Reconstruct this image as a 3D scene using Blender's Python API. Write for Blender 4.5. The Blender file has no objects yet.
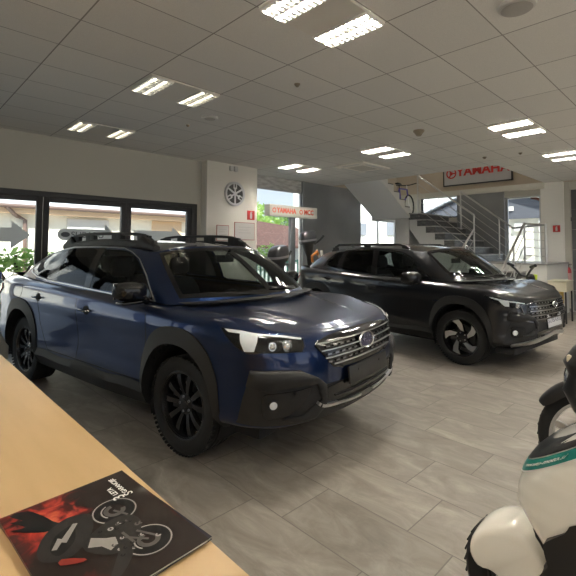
EXPOSURE=0.76; LAMP=290.; DIM=9.; UPL=75.; SKY=.75; SUN=9.
import bpy, bmesh, math, random
import numpy as np
from mathutils import Vector, Matrix
random.seed(7)
scene = bpy.context.scene
COL = scene.collection
PI = math.pi
# ------------------------------------------------------------------ materials
def nt(name):
    m = bpy.data.materials.new(name); m.use_nodes = True
    t = m.node_tree; b = t.nodes.get('Principled BSDF')
    return m, t, b
def pmat(name, c, rough=.5, metal=0., coat=0., spec=.5, emit=None, es=0., coat_rough=.03, bump=None):
    m, t, b = nt(name)
    b.inputs['Base Color'].default_value = (*c, 1)
    b.inputs['Roughness'].default_value = rough
    b.inputs['Metallic'].default_value = metal
    b.inputs['Coat Weight'].default_value = coat
    b.inputs['Coat Roughness'].default_value = coat_rough
    b.inputs['Specular IOR Level'].default_value = spec
    if emit:
        b.inputs['Emission Color'].default_value = (*emit, 1)
        b.inputs['Emission Strength'].default_value = es
    if bump:
        n = t.nodes.new('ShaderNodeTexNoise'); n.inputs['Scale'].default_value = bump[0]
        co = t.nodes.new('ShaderNodeTexCoord'); t.links.new(co.outputs['Object'], n.inputs['Vector'])
        bp = t.nodes.new('ShaderNodeBump'); bp.inputs['Strength'].default_value = bump[1]; bp.inputs['Distance'].default_value = .01
        t.links.new(n.outputs['Fac'], bp.inputs['Height']); t.links.new(bp.outputs['Normal'], b.inputs['Normal'])
    return m
def noisemat(name, c1, c2, scale=4., rough=.6, detail=4., stretch=(1, 1, 1), lo=.35, hi=.65, metal=0., coat=0.):
    m, t, b = nt(name)
    co = t.nodes.new('ShaderNodeTexCoord'); mp = t.nodes.new('ShaderNodeMapping')
    mp.inputs['Scale'].default_value = stretch
    n = t.nodes.new('ShaderNodeTexNoise'); n.inputs['Scale'].default_value = scale; n.inputs['Detail'].default_value = detail
    r = t.nodes.new('ShaderNodeValToRGB')
    r.color_ramp.elements[0].position = lo; r.color_ramp.elements[0].color = (*c1, 1)
    r.color_ramp.elements[1].position = hi; r.color_ramp.elements[1].color = (*c2, 1)
    t.links.new(co.outputs['Object'], mp.inputs['Vector']); t.links.new(mp.outputs['Vector'], n.inputs['Vector'])
    t.links.new(n.outputs['Fac'], r.inputs['Fac']); t.links.new(r.outputs['Color'], b.inputs['Base Color'])
    b.inputs['Roughness'].default_value = rough; b.inputs['Metallic'].default_value = metal; b.inputs['Coat Weight'].default_value = coat
    return m
def glassmat(name, tint, f0=1.45, rough=.0, mixmax=1.):
    m = bpy.data.materials.new(name); m.use_nodes = True; t = m.node_tree; t.nodes.clear()
    o = t.nodes.new('ShaderNodeOutputMaterial'); mx = t.nodes.new('ShaderNodeMixShader')
    tr = t.nodes.new('ShaderNodeBsdfTransparent'); tr.inputs['Color'].default_value = (*tint, 1)
    gl = t.nodes.new('ShaderNodeBsdfGlossy'); gl.inputs['Roughness'].default_value = rough
    ge = t.nodes.new('ShaderNodeNewGeometry'); dt = t.nodes.new('ShaderNodeVectorMath'); dt.operation = 'DOT_PRODUCT'
    t.links.new(ge.outputs['Normal'], dt.inputs[0]); t.links.new(ge.outputs['Incoming'], dt.inputs[1])
    def mth(op, a, b2=None):
        n = t.nodes.new('ShaderNodeMath'); n.operation = op
        for i, q in enumerate((a, b2)):
            if q is None: continue
            if isinstance(q, (int, float)): n.inputs[i].default_value = q
            else: t.links.new(q, n.inputs[i])
        return n.outputs[0]
    r0 = ((f0-1)/(f0+1))**2      # Schlick reflectance of a thin pane, the same from both sides
    fr = mth('ADD', mth('MULTIPLY', mth('POWER', mth('SUBTRACT', 1., mth('ABSOLUTE', dt.outputs['Value'])), 5.), 1-r0), r0)
    t.links.new(fr, mx.inputs[0]); t.links.new(tr.outputs[0], mx.inputs[1]); t.links.new(gl.outputs[0], mx.inputs[2])
    t.links.new(mx.outputs[0], o.inputs['Surface'])
    return m
def translucent(m, k, c=None):        # thin sheet that also lets light through (leaves, frosted film)
    t = m.node_tree; b = t.nodes['Principled BSDF']; o = t.nodes['Material Output']; tr = t.nodes.new('ShaderNodeBsdfTranslucent'); mx = t.nodes.new('ShaderNodeMixShader'); mx.inputs[0].default_value = k
    if b.inputs['Base Color'].links: t.links.new(b.inputs['Base Color'].links[0].from_socket, tr.inputs['Color'])
    else: tr.inputs['Color'].default_value = c or b.inputs['Base Color'].default_value
    t.links.new(b.outputs[0], mx.inputs[1]); t.links.new(tr.outputs[0], mx.inputs[2]); t.links.new(mx.outputs[0], o.inputs['Surface']); return m
# ------------------------------------------------------------------ mesh builder
class MB:
    def __init__(s): s.v = []; s.f = []; s.mi = []
    def add(s, vs, fs, mi=0):
        o = len(s.v); s.v += [tuple(p) for p in vs]; s.f += [tuple(i + o for i in f) for f in fs]; s.mi += [mi] * len(fs); return s
    def box(s, x0, x1, y0, y1, z0, z1, M=None, mi=0, bev=0.):
        if bev > 0:
            bm = bmesh.new(); bmesh.ops.create_cube(bm, size=1)
            for v in bm.verts: v.co = Vector(((x0+x1)/2+v.co.x*(x1-x0), (y0+y1)/2+v.co.y*(y1-y0), (z0+z1)/2+v.co.z*(z1-z0)))
            bmesh.ops.bevel(bm, geom=bm.edges[:], offset=bev, segments=2, affect='EDGES', profile=.6)
            bm.verts.index_update()
            vs = [v.co.copy() for v in bm.verts]; fs = [[v.index for v in f.verts] for f in bm.faces]; bm.free()
        else:
            vs = [Vector((x, y, z)) for x in (x0, x1) for y in (y0, y1) for z in (z0, z1)]
            fs = [(0,1,3,2),(4,6,7,5),(0,4,5,1),(2,3,7,6),(0,2,6,4),(1,5,7,3)]
        if M: vs = [M @ v for v in vs]
        return s.add(vs, fs, mi)
    def tube(s, pts, r, n=8, closed=False, mi=0, flat=1.):
        pts = [Vector(p) for p in pts]; N = len(pts); rs = r if isinstance(r, (list, tuple)) else [r]*N
        vs = []; up = None
        for i, p in enumerate(pts):
            a = pts[(i-1) % N] if (closed or i > 0) else p; b = pts[(i+1) % N] if (closed or i < N-1) else p
            d = (b-a).normalized() if (b-a).length > 1e-9 else Vector((0,0,1))
            if up is None: up = Vector((0,0,1)) if abs(d.z) < .9 else Vector((1,0,0))
            x = d.cross(up); 
            if x.length < 1e-6: x = d.cross(Vector((.3,.8,.2)))
            x.normalize(); y = x.cross(d).normalized(); up = y
            for k in range(n):
                t = 2*PI*k/n; vs.append(p + x*math.cos(t)*rs[i] + y*math.sin(t)*rs[i]*flat)
        fs = []
        for i in range(N if closed else N-1):
            for k in range(n):
                a = i*n+k; b = i*n+(k+1) % n; c = ((i+1) % N)*n+(k+1) % n; d = ((i+1) % N)*n+k; fs.append((a,b,c,d))
        if not closed: fs += [tuple(range(n))[::-1], tuple(range((N-1)*n, N*n))]
        return s.add(vs, fs, mi)
    def lathe(s, prof, n=32, M=None, mi=0, closed=False):   # profile (r, h) about local Z
        vs = []; m = len(prof)
        for k in range(n):
            t = 2*PI*k/n
            for r, h in prof: vs.append(Vector((r*math.cos(t), r*math.sin(t), h)))
        fs = []
        for k in range(n):
            for i in range(m if closed else m-1):
                a = k*m+i; b = k*m+(i+1) % m; c = ((k+1) % n)*m+(i+1) % m; d = ((k+1) % n)*m+i; fs.append((a,d,c,b))
        if M: vs = [M @ v for v in vs]
        return s.add(vs, fs, mi)
    def prism(s, poly, h0, h1, M=None, mi=0):   # polygon in XY extruded in Z
        n = len(poly); vs = [Vector((x, y, h0)) for x, y in poly] + [Vector((x, y, h1)) for x, y in poly]
        if M: vs = [M @ v for v in vs]
        fs = [tuple(range(n))[::-1], tuple(range(n, 2*n))] + [(i, (i+1) % n, n+(i+1) % n, n+i) for i in range(n)]
        return s.add(vs, fs, mi)
    def loft(s, loops, caps=True, mi=0):
        n = len(loops[0]); vs = [p for l in loops for p in l]; fs = []
        for i in range(len(loops)-1):
            for k in range(n): fs.append((i*n+k, i*n+(k+1) % n, (i+1)*n+(k+1) % n, (i+1)*n+k))
        if caps: fs += [tuple(range(n))[::-1], tuple(range((len(loops)-1)*n, len(loops)*n))]
        return s.add(vs, fs, mi)
    def ball(s, c, r, n=12, m=8, mi=0):
        rx, ry, rz = r if isinstance(r, (tuple, list)) else (r, r, r)
        loops = []
        for i in range(1, m):
            a = PI*i/m
            loops.append([Vector((c[0]+rx*math.sin(a)*math.cos(2*PI*k/n), c[1]+ry*math.sin(a)*math.sin(2*PI*k/n), c[2]-rz*math.cos(a))) for k in range(n)])
        return s.loft(loops, True, mi)
    def build(s, name, m, parent=None, smooth=True, angle=35, doubles=0.):
        me = bpy.data.meshes.new(name); me.from_pydata([tuple(v) for v in s.v], [], s.f)
        for x in (m if isinstance(m, (list, tuple)) else [m]): me.materials.append(x)
        if any(s.mi): me.polygons.foreach_set('material_index', s.mi)
        bm = bmesh.new(); bm.from_mesh(me)
        if doubles: bmesh.ops.remove_doubles(bm, verts=bm.verts[:], dist=doubles)
        bmesh.ops.recalc_face_normals(bm, faces=bm.faces[:]); bm.to_mesh(me); bm.free()
        if smooth:
            me.polygons.foreach_set('use_smooth', [True]*len(me.polygons)); me.set_sharp_from_angle(angle=math.radians(angle))
        me.update()
        o = bpy.data.objects.new(name, me); COL.objects.link(o)
        if parent: o.parent = parent
        return o
def superloop(c, ax, ay, rx, ry, n=24, p=2.5):
    out = []
    for k in range(n):
        t = 2*PI*k/n; a, b = math.cos(t), math.sin(t)
        out.append(Vector(c) + Vector(ax)*rx*math.copysign(abs(a)**(2/p), a) + Vector(ay)*ry*math.copysign(abs(b)**(2/p), b))
    return out
def tag(o, label=None, cat=None, group=None, kind=None):
    if label: o['label'] = label
    if cat: o['category'] = cat
    if group: o['group'] = group
    if kind: o['kind'] = kind
    return o
def thing(name, label, cat, loc=(0,0,0), rz=0., group=None):
    o = bpy.data.objects.new(name, None); COL.objects.link(o); o.empty_display_size = .1
    o.location = loc; o.rotation_euler = (0, 0, rz); return tag(o, label, cat, group)
def struct(o): o['kind'] = 'structure'; return o
def copy_tree(o, parent=None):
    c = o.copy(); COL.objects.link(c)
    if parent: c.parent = parent
    for ch in list(o.children): copy_tree(ch, c)
    return c
def textobj(name, body, size, m, parent=None, ext=.002, loc=(0,0,0), rot=(0,0,0), align='CENTER', shear=0., bold=0., sx=1., kind=None):
    cu = bpy.data.curves.new(name, 'FONT'); cu.body = body; cu.size = size; cu.extrude = ext; cu.align_x = align; cu.align_y = 'CENTER'; cu.shear = shear; cu.offset = bold
    o = bpy.data.objects.new(name, cu); COL.objects.link(o)
    dg = bpy.context.evaluated_depsgraph_get(); me = bpy.data.meshes.new_from_object(o.evaluated_get(dg))
    bpy.data.objects.remove(o); me.materials.clear(); me.materials.append(m)
    o = bpy.data.objects.new(name, me); COL.objects.link(o); o.location = loc; o.rotation_euler = rot; o.scale = (sx, 1, 1)
    if parent: o.parent = parent
    return o
# ------------------------------------------------------------------ spline surfaces
def basis(us, u):                      # non-uniform Catmull-Rom interpolation weights: rows for each u over the knots us
    us = np.asarray(us, float); u = np.atleast_1d(np.asarray(u, float)); n = len(us)
    D = np.zeros((n, n))
    for i in range(n):
        if i == 0: D[0, 0] = -1/(us[1]-us[0]); D[0, 1] = 1/(us[1]-us[0])
        elif i == n-1: D[i, i-1] = -1/(us[i]-us[i-1]); D[i, i] = 1/(us[i]-us[i-1])
        else:
            h0 = us[i]-us[i-1]; h1 = us[i+1]-us[i]
            D[i, i-1] = -h1/(h0*(h0+h1)); D[i, i+1] = h0/(h1*(h0+h1)); D[i, i] = -(D[i, i-1]+D[i, i+1])
    k = np.clip(np.searchsorted(us, u, side='right')-1, 0, n-2)
    h = us[k+1]-us[k]; t = (u-us[k])/h
    t2 = t*t; t3 = t2*t
    B = np.zeros((len(u), n)); r = np.arange(len(u))
    B[r, k] += 2*t3-3*t2+1; B[r, k+1] += -2*t3+3*t2
    B += (h*(t3-2*t2+t))[:, None]*D[k] + (h*(t3-t2))[:, None]*D[k+1]
    return B
class Surf:
    """tensor spline surface over a net[row][column] of 3D points, half body y>=0; columns start and end on the centre line"""
    def __init__(s, net, mirror=True):
        P = np.array(net, float)
        if mirror:
            a = P[:, 1:2].copy(); a[..., 1] *= -1; b = P[:, -2:-1].copy(); b[..., 1] *= -1
            P = np.concatenate([a, P, b], 1)
        s.P = P
        du = np.linalg.norm(np.diff(P, axis=1), axis=2).mean(0); s.us = np.concatenate([[0], np.cumsum(np.maximum(du, 1e-3))])
        dv = np.linalg.norm(np.diff(P, axis=0), axis=2).mean(1); s.vs = np.concatenate([[0], np.cumsum(np.maximum(dv, 1e-3))])
        s.u0, s.u1 = (s.us[1], s.us[-2]) if mirror else (s.us[0], s.us[-1]); s.v0, s.v1 = 0., s.vs[-1]
        gu = np.linspace(s.u0, s.u1, 260); gv = np.linspace(s.v0, s.v1, 70)
        s.gu, s.gv = gu, gv; s.G = s.grid(gu, gv)
    def grid(s, u, v): return np.einsum('vi,ijk,uj->vuk', basis(s.vs, v), s.P, basis(s.us, u))
    def pts(s, u, v): return np.einsum('ni,ijk,nj->nk', basis(s.vs, v), s.P, basis(s.us, u))
    def ev(s, uv, off=0.):
        uv = np.asarray(uv, float); u, v = uv[:, 0], uv[:, 1]; p = s.pts(u, v)
        e = 2e-3; du = s.pts(u+e, v)-s.pts(u-e, v); dv = s.pts(u, v+e)-s.pts(u, v-e)
        n = np.cross(du, dv); n /= np.linalg.norm(n, axis=1)[:, None]+1e-12
        return p + n*np.asarray(off).reshape(-1, 1), n
    def locate(s, p):
        p = np.array(p, float); p[1] = abs(p[1])
        d = ((s.G-p)**2).sum(2); j, i = np.unravel_index(np.argmin(d), d.shape)
        x = np.array([s.gu[i], s.gv[j]])
        for _ in range(6):
            q = s.pts(x[:1], x[1:])[0]; e = 1e-3
            J = np.array([(s.pts(x[:1]+e, x[1:])[0]-q)/e, (s.pts(x[:1], x[1:]+e)[0]-q)/e]).T
            dx = np.linalg.lstsq(J, p-q, rcond=None)[0]; dx = np.clip(dx, -.05, .05)
            x = x+dx; x[0] = min(max(x[0], s.u0), s.u1); x[1] = min(max(x[1], s.v0), s.v1)
        return x
    def poly(s, pts): return [tuple(s.locate(p)) for p in pts]
def inside(poly, x, y):
    c = np.zeros(np.shape(x), bool); n = len(poly)
    for i in range(n):
        (x0, y0), (x1, y1) = poly[i], poly[i-1]
        if y0 == y1: continue
        c ^= ((y0 > y) != (y1 > y)) & (x < (x1-x0)*(y-y0)/(y1-y0)+x0)
    return c
def fill_uv(poly, res=.02):
    """triangulated fill of a 2D polygon cut along a grid: returns verts (n,2), faces, ordered boundary edges"""
    bm = bmesh.new(); vs = [bm.verts.new((a, b, 0)) for a, b in poly]; f = bm.faces.new(vs); bm.normal_update()
    if f.normal.z < 0: f.normal_flip()
    bmesh.ops.triangulate(bm, faces=bm.faces[:])
    us = [p[0] for p in poly]; vv = [p[1] for p in poly]
    for ax, lo, hi in ((0, min(us), max(us)), (1, min(vv), max(vv))):
        k = math.ceil(lo/res)
        while k*res < hi:
            co = [0, 0, 0]; co[ax] = k*res; no = [0, 0, 0]; no[ax] = 1
            bmesh.ops.bisect_plane(bm, geom=bm.verts[:]+bm.edges[:]+bm.faces[:], plane_co=co, plane_no=no, dist=1e-6); k += 1
    bmesh.ops.remove_doubles(bm, verts=bm.verts[:], dist=1e-5)
    bm.verts.index_update()
    V = np.array([v.co[:2] for v in bm.verts]); F = [[v.index for v in f.verts] for f in bm.faces]
    E = [(e.verts[0].index, e.verts[1].index) for e in bm.edges if len(e.link_faces) == 1]
    bm.free(); return V, F, E
def surf_panel(mb, S, poly, off=.004, depth=.012, res=.02, both=True, mi=0, sides=None, bulge=0.):
    """slab lying on surface S over a uv polygon, its outer face `off` above it and its rim going `depth` below that"""
    V, F, E = fill_uv(poly, res)
    o = off
    if bulge:
        A = np.array(poly); d = np.min([np.abs((A[i][0]-V[:, 0])*(A[i-1][1]-A[i][1])-(A[i][1]-V[:, 1])*(A[i-1][0]-A[i][0]))/(np.hypot(*(A[i-1]-A[i]))+1e-9) for i in range(len(A))], 0)
        o = off + bulge*(1-np.exp(-d/(abs(bulge)*1.2+1e-6)))
    P, n = S.ev(V, o if np.ndim(o) else off); Q, _ = S.ev(V, off-depth); m = len(V)
    for sg in ((sides or ((1, -1) if both else (1,)))):
        A = P*np.array([1, sg, 1]); B = Q*np.array([1, sg, 1])
        mb.add(list(A)+list(B), F+[(a, b, b+m, a+m) for a, b in E], mi)
def offset_poly(poly, d):
    n = len(poly); A = sum(poly[i-1][0]*poly[i][1]-poly[i][0]*poly[i-1][1] for i in range(n)); sg = 1 if A > 0 else -1
    out = []
    for i in range(n):
        p0, p, p1 = np.array(poly[i-1]), np.array(poly[i]), np.array(poly[(i+1) % n])
        e0 = (p-p0)/(np.linalg.norm(p-p0)+1e-9); e1 = (p1-p)/(np.linalg.norm(p1-p)+1e-9)
        n0 = np.array([e0[1], -e0[0]])*sg; n1 = np.array([e1[1], -e1[0]])*sg
        b = n0+n1; b /= np.linalg.norm(b)+1e-9; k = d/max(.4, b@n0); out.append(tuple(p+b*k))
    return out
def smooth_poly(pts, n=4, closed=True):
    """rounded polyline through 2D/3D points (Catmull-Rom)"""
    P = [np.array(p, float) for p in pts]; N = len(P); out = []
    for i in range(N if closed else N-1):
        p0 = P[i-1] if (closed or i > 0) else P[i]; p1 = P[i]; p2 = P[(i+1) % N]; p3 = P[(i+2) % N] if (closed or i+2 < N) else p2
        for k in range(n):
            t = k/n; out.append(.5*((2*p1)+(-p0+p2)*t+(2*p0-5*p1+4*p2-p3)*t*t+(-p0+3*p1-3*p2+p3)*t**3))
    if not closed: out.append(P[-1])
    return [tuple(p) for p in out]
def round_poly(pts, r, n=4):
    """polygon with its corners rounded by radius-like distance r"""
    out = []; N = len(pts)
    for i in range(N):
        p = np.array(pts[i], float); a = np.array(pts[i-1], float)-p; b = np.array(pts[(i+1) % N], float)-p
        la, lb = np.linalg.norm(a), np.linalg.norm(b); ra = min(r, la*.45); rb = min(r, lb*.45)
        A = p+a/la*ra; B = p+b/lb*rb
        for k in range(n+1):
            t = k/n; out.append(tuple((1-t)**2*A+2*t*(1-t)*p+t*t*B))
    return out
def strip_on(mb, S, path, w, off=.003, depth=.006, both=True, mi=0):
    """ribbon of width w along a uv path lying on the surface"""
    P = [np.array(p) for p in path]; L = []; R = []
    for i, p in enumerate(P):
        a = P[max(i-1, 0)]; b = P[min(i+1, len(P)-1)]; d = (b-a)/(np.linalg.norm(b-a)+1e-9); nn = np.array([-d[1], d[0]])*w/2
        L.append(p+nn); R.append(p-nn)
    n = len(P); uv = np.array(L+R); A, _ = S.ev(uv, off); B, _ = S.ev(uv, off-depth)
    fs = []
    for i in range(n-1):
        fs += [(i, i+1, n+i+1, n+i), (i, 2*n+i, 2*n+i+1, i+1), (n+i, n+i+1, 3*n+i+1, 3*n+i)]
    fs += [(0, n, 3*n, 2*n), (n-1, 3*n-1, 4*n-1, 2*n-1)]
    for sg in ((1, -1) if both else (1,)):
        mb.add(list(A*np.array([1, sg, 1]))+list(B*np.array([1, sg, 1])), fs, mi)
# ================================================================== CARS
def lerp(a, b, t): return a+(b-a)*t
def interp1(x, tab):
    xs = [t[0] for t in tab]
    if xs[0] > xs[-1]: tab = tab[::-1]; xs = xs[::-1]
    return float(np.interp(x, xs, [t[1] for t in tab]))
def lower_net(levels, WB=2.745, k=1.):
    net = []
    for xf, xr, w, zs in levels:
        cols = [(xf, 0), (xf-.012, .28*k), (xf-.06, .54*k), (xf-.15, .72*k), (xf-.30, w-.055), (.42, w-.012), (0, w), (-.5, w), (-1.1, w), (-1.7, w), (-2.3, w), (-WB, w), (-WB-.45, w-.015), (xr+.30, w-.07), (xr+.12, .70*k), (xr+.03, .40*k), (xr, 0)]
        if xf < .80: cols[4] = (.55, w-.04)
        tab = [(xf, zs[0]), (.42, zs[1]), (-1.1, zs[2]), (-WB, zs[3]), (xr, zs[4])]
        net.append([(x, y, interp1(x, tab)) for k, (x, y) in enumerate(cols)])
    return net
def widen(d, k, nose, gx=0., gk=0.):
    fx = lambda x: x if x < .42 else x+(x-.42)*nose
    d = dict(d); d['lower'] = [(fx(a), b, w*k, z) for a, b, w, z in d['lower']]; d['kw'] = k
    for n in ('base', 'top'): d[n] = [(x+gx, y*(k+gk), z) for x, y, z in d[n]]
    d['roofz'] = [(x+gx, z) for x, z in d['roofz']]
    d['hoodz'] = [(fx(x), z) for x, z in d['hoodz']]
    return d
def green_net(base, top, n=5, bulge=(.03, .028)):
    net = []
    for k in range(n):
        t = k/(n-1); row = []
        for i, (a, b) in enumerate(zip(base, top)):
            a = np.array(a); b = np.array(b); p = a*(1-t)+b*t; w = 4*t*(1-t)
            o = np.array([bulge[0], 0, bulge[0]*.5]) if i <= 2 else (np.array([0, bulge[1], 0]) if i < 9 else np.array([-bulge[0], 0, 0]))
            row.append(tuple(p+o*w))
        net.append(row)
    return net
OUT = dict(
 lower=[(.80, -3.68, .80, (.34, .30, .24, .26, .32)), (.945, -3.80, .885, (.37, .355, .32, .33, .38)), (.985, -3.86, .912, (.46, .46, .46, .47, .50)),
  (1.0, -3.86, .913, (.60, .61, .61, .62, .66)), (.995, -3.83, .920, (.75, .79, .80, .83, .86)), (.975, -3.79, .928, (.84, .925, .955, .98, 1.02)),
  (.945, -3.75, .905, (.895, .985, 1.045, 1.085, 1.11)), (.895, -3.71, .845, (.925, 1.022, 1.085, 1.125, 1.165)), (.865, -3.69, .795, (.932, 1.035, 1.095, 1.135, 1.175))],
 base=[(.10, 0, 1.075), (.05, .35, 1.075), (-.09, .66, 1.07), (-.22, .775, 1.065), (-.7, .80, 1.08), (-1.2, .81, 1.09), (-1.8, .81, 1.105), (-2.4, .80, 1.125), (-2.9, .77, 1.145), (-3.30, .69, 1.155), (-3.44, .58, 1.155), (-3.54, .35, 1.155), (-3.57, 0, 1.155)],
 top=[(-.57, 0, 1.525), (-.59, .30, 1.518), (-.66, .51, 1.495), (-.76, .585, 1.470), (-1.10, .618, 1.500), (-1.45, .63, 1.515), (-1.95, .63, 1.510), (-2.4, .615, 1.48), (-2.75, .595, 1.435), (-2.98, .55, 1.395), (-3.06, .47, 1.40), (-3.12, .28, 1.415), (-3.14, 0, 1.42)],
 roofz=[(-.57, 1.525), (-.9, 1.558), (-1.4, 1.582), (-2.0, 1.578), (-2.6, 1.525), (-3.14, 1.42)],
 hoodz=[(.866, .932), (.80, .953), (.6, .985), (.4, 1.015), (.15, 1.05), (-.05, 1.065), (-.24, 1.07)], hood_end=-.24,
 wb=2.745, r=.354, arch=(.372, .405), track=.905)
def crosstrek():
    def fx(x):
        if x > 0: return x*(.90 if x < .42 else .378/x+(x-.42)/x*.70)
        if x > -2.745: return x*2.67/2.745
        return -2.67+(x+2.745)*.80
    def fz(z): return z if z < .9 else (.9+(z-.9)*.955)
    d = dict(OUT)
    d['lower'] = [(fx(a), fx(b), w*.965, tuple(fz(z)-.005 for z in zs)) for a, b, w, zs in OUT['lower']]
    m = lambda L: [(fx(x), y*.96, fz(z)-.005) for x, y, z in L]
    d['base'] = m(OUT['base']); d['top'] = m(OUT['top'])
    d['roofz'] = [(fx(x), fz(z)-.005) for x, z in OUT['roofz']]; d['hoodz'] = [(fx(x), fz(z)-.005) for x, z in OUT['hoodz']]; d['hood_end'] = fx(OUT['hood_end'])
    d = widen(d, .985, 0.)
    d['top'] = [(x, y, z+.022) for x, y, z in d['top']]; d['roofz'] = [(x, z+.025) for x, z in d['roofz']]
    d.update(wb=2.67, r=.352, arch=(.362, .398), track=.88)
    return d
OUT0 = OUT
OUT = widen(OUT0, 1.045, .07, .05, .035)
class Car:
    def __init__(s, sp, root):
        s.sp = sp; s.root = root
        s.L = Surf(lower_net(sp['lower'], sp['wb'], sp.get('kw', 1.))); s.Gn = Surf(green_net(sp['base'], sp['top']))
        s.holes = []   # (surface, uv polygon)
        ur = np.linspace(s.L.u0, s.L.u1, 400); s.edge = s.L.grid(ur, [s.L.v1])[0]
        ur = np.linspace(s.Gn.u0, s.Gn.u1, 300); s.redge = s.Gn.grid(ur, [s.Gn.v1])[0]
    def patch(s, S, nu, nv, mb, off=0., arches=False, holes=(), vr=None, sides=(1, -1), back=False):
        gu = np.linspace(S.u0, S.u1, nu); gv = np.linspace(*(vr or (S.v0, S.v1)), nv)
        U, V = np.meshgrid(gu, gv); uv = np.stack([U.ravel(), V.ravel()], 1); P, n = S.ev(uv, off)
        P = P.reshape(nv, nu, 3); c = (P[:-1, :-1]+P[1:, 1:])/2; cu = (U[:-1, :-1]+U[1:, 1:])/2; cv = (V[:-1, :-1]+V[1:, 1:])/2
        keep = np.ones(cu.shape, bool)
        if arches:
            for xc in (0, -s.sp['wb']):
                keep &= ~((((c[..., 0]-xc)/s.hr[0])**2+((c[..., 2]-s.sp['r'])/s.hr[1])**2 < 1) & (c[..., 1] > .45))
                keep &= ~((np.abs(c[..., 0]-xc) < s.hr[0]) & (c[..., 2] < s.sp['r']) & (c[..., 1] > .45))
        for poly in holes: keep &= ~inside(poly, cu, cv)
        for sg in sides:
            Q = P.reshape(-1, 3)*np.array([1, sg, 1]); fs = []
            for j in range(nv-1):
                for i in range(nu-1):
                    if keep[j, i]: fs.append((j*nu+i, j*nu+i+1, (j+1)*nu+i+1, (j+1)*nu+i))
            mb.add(list(Q), fs)
    def cap(s, edge, ztab, x1, mb, nx=70, ny=25, x0=None, crown=2.2, crease=0., off=0.):
        """roof / hood: spans between the edge curve and the centre line"""
        e = [p for p in edge if p[0] >= x1-.02]; xs0 = max(p[0] for p in edge) if x0 is None else x0
        ys = []; t = np.linspace(0, 1, nx); xs = xs0+(x1-xs0)*(.5-.5*np.cos(PI*t)) if True else 0
        ex = np.array([p[0] for p in edge]); grid = []
        ey = np.array([p[1] for p in edge]); ez = np.array([p[2] for p in edge])
        if x1 < -2:   # roof: front and rear runs of the outline
            o = np.arange(len(ex))
        for x in xs:
            o = np.argsort(-ex, kind='stable'); ye = float(np.interp(-x, -ex[o], ey[o])); ze = float(np.interp(-x, -ex[o], ez[o])); zc = interp1(x, ztab)
            row = []
            for k in range(ny):
                q = k/(ny-1); q = 1-(1-q)**1.3; y = ye*q; z = ze+(zc-ze)*(1-q**crown)
                if crease:
                    yc = crease*(.55+.45*max(0, min(1, (xs0-x)/1.1))) ; z += .012*max(0, min(1, (yc+.05-y)/.07))*min(1, (xs0-x)/.25)
                row.append((x, y, z+off))
            grid.append(row)
        for sg in (1, -1):
            vs = [(x, y*sg, z) for r in grid for x, y, z in r]
            fs = [(i*ny+k, i*ny+k+1, (i+1)*ny+k+1, (i+1)*ny+k) for i in range(nx-1) for k in range(ny-1)]
            mb.add(vs, fs)
    def part(s, mb, name, m, parent=None, label=None, **k):
        o = mb.build(name, m, parent or s.root, **k)
        if label: o['label'] = label
        return o
def tire_mesh(R, w, rim):
    h = w/2; mb = MB()
    prof = [(rim-.012, -h*.86), (rim+.01, -h*.98), (rim+.045, -h*1.02), (R-.035, -h*1.0), (R-.012, -h*.93), (R-.002, -h*.80)]
    for g in (-.45, 0, .45): prof += [(R, h*g-.012), (R-.008, h*g-.008), (R-.008, h*g+.008), (R, h*g+.012)]
    prof += [(R-.002, h*.80), (R-.012, h*.93), (R-.035, h*1.0), (rim+.045, h*1.02), (rim+.01, h*.98), (rim-.012, h*.86)]
    M = Matrix.Rotation(-PI/2, 4, 'X')
    mb.lathe(prof, 64, M)
    for k in range(64):      # shoulder tread blocks
        a = 2*PI*k/64
        for sg in (-1, 1):
            T = Matrix.Rotation(a, 4, 'Y') @ Matrix.Translation((0, sg*h*.80, R-.0075)); mb.box(-.010, .010, -.028, .028, -.006, .006, T)
    return mb
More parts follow.
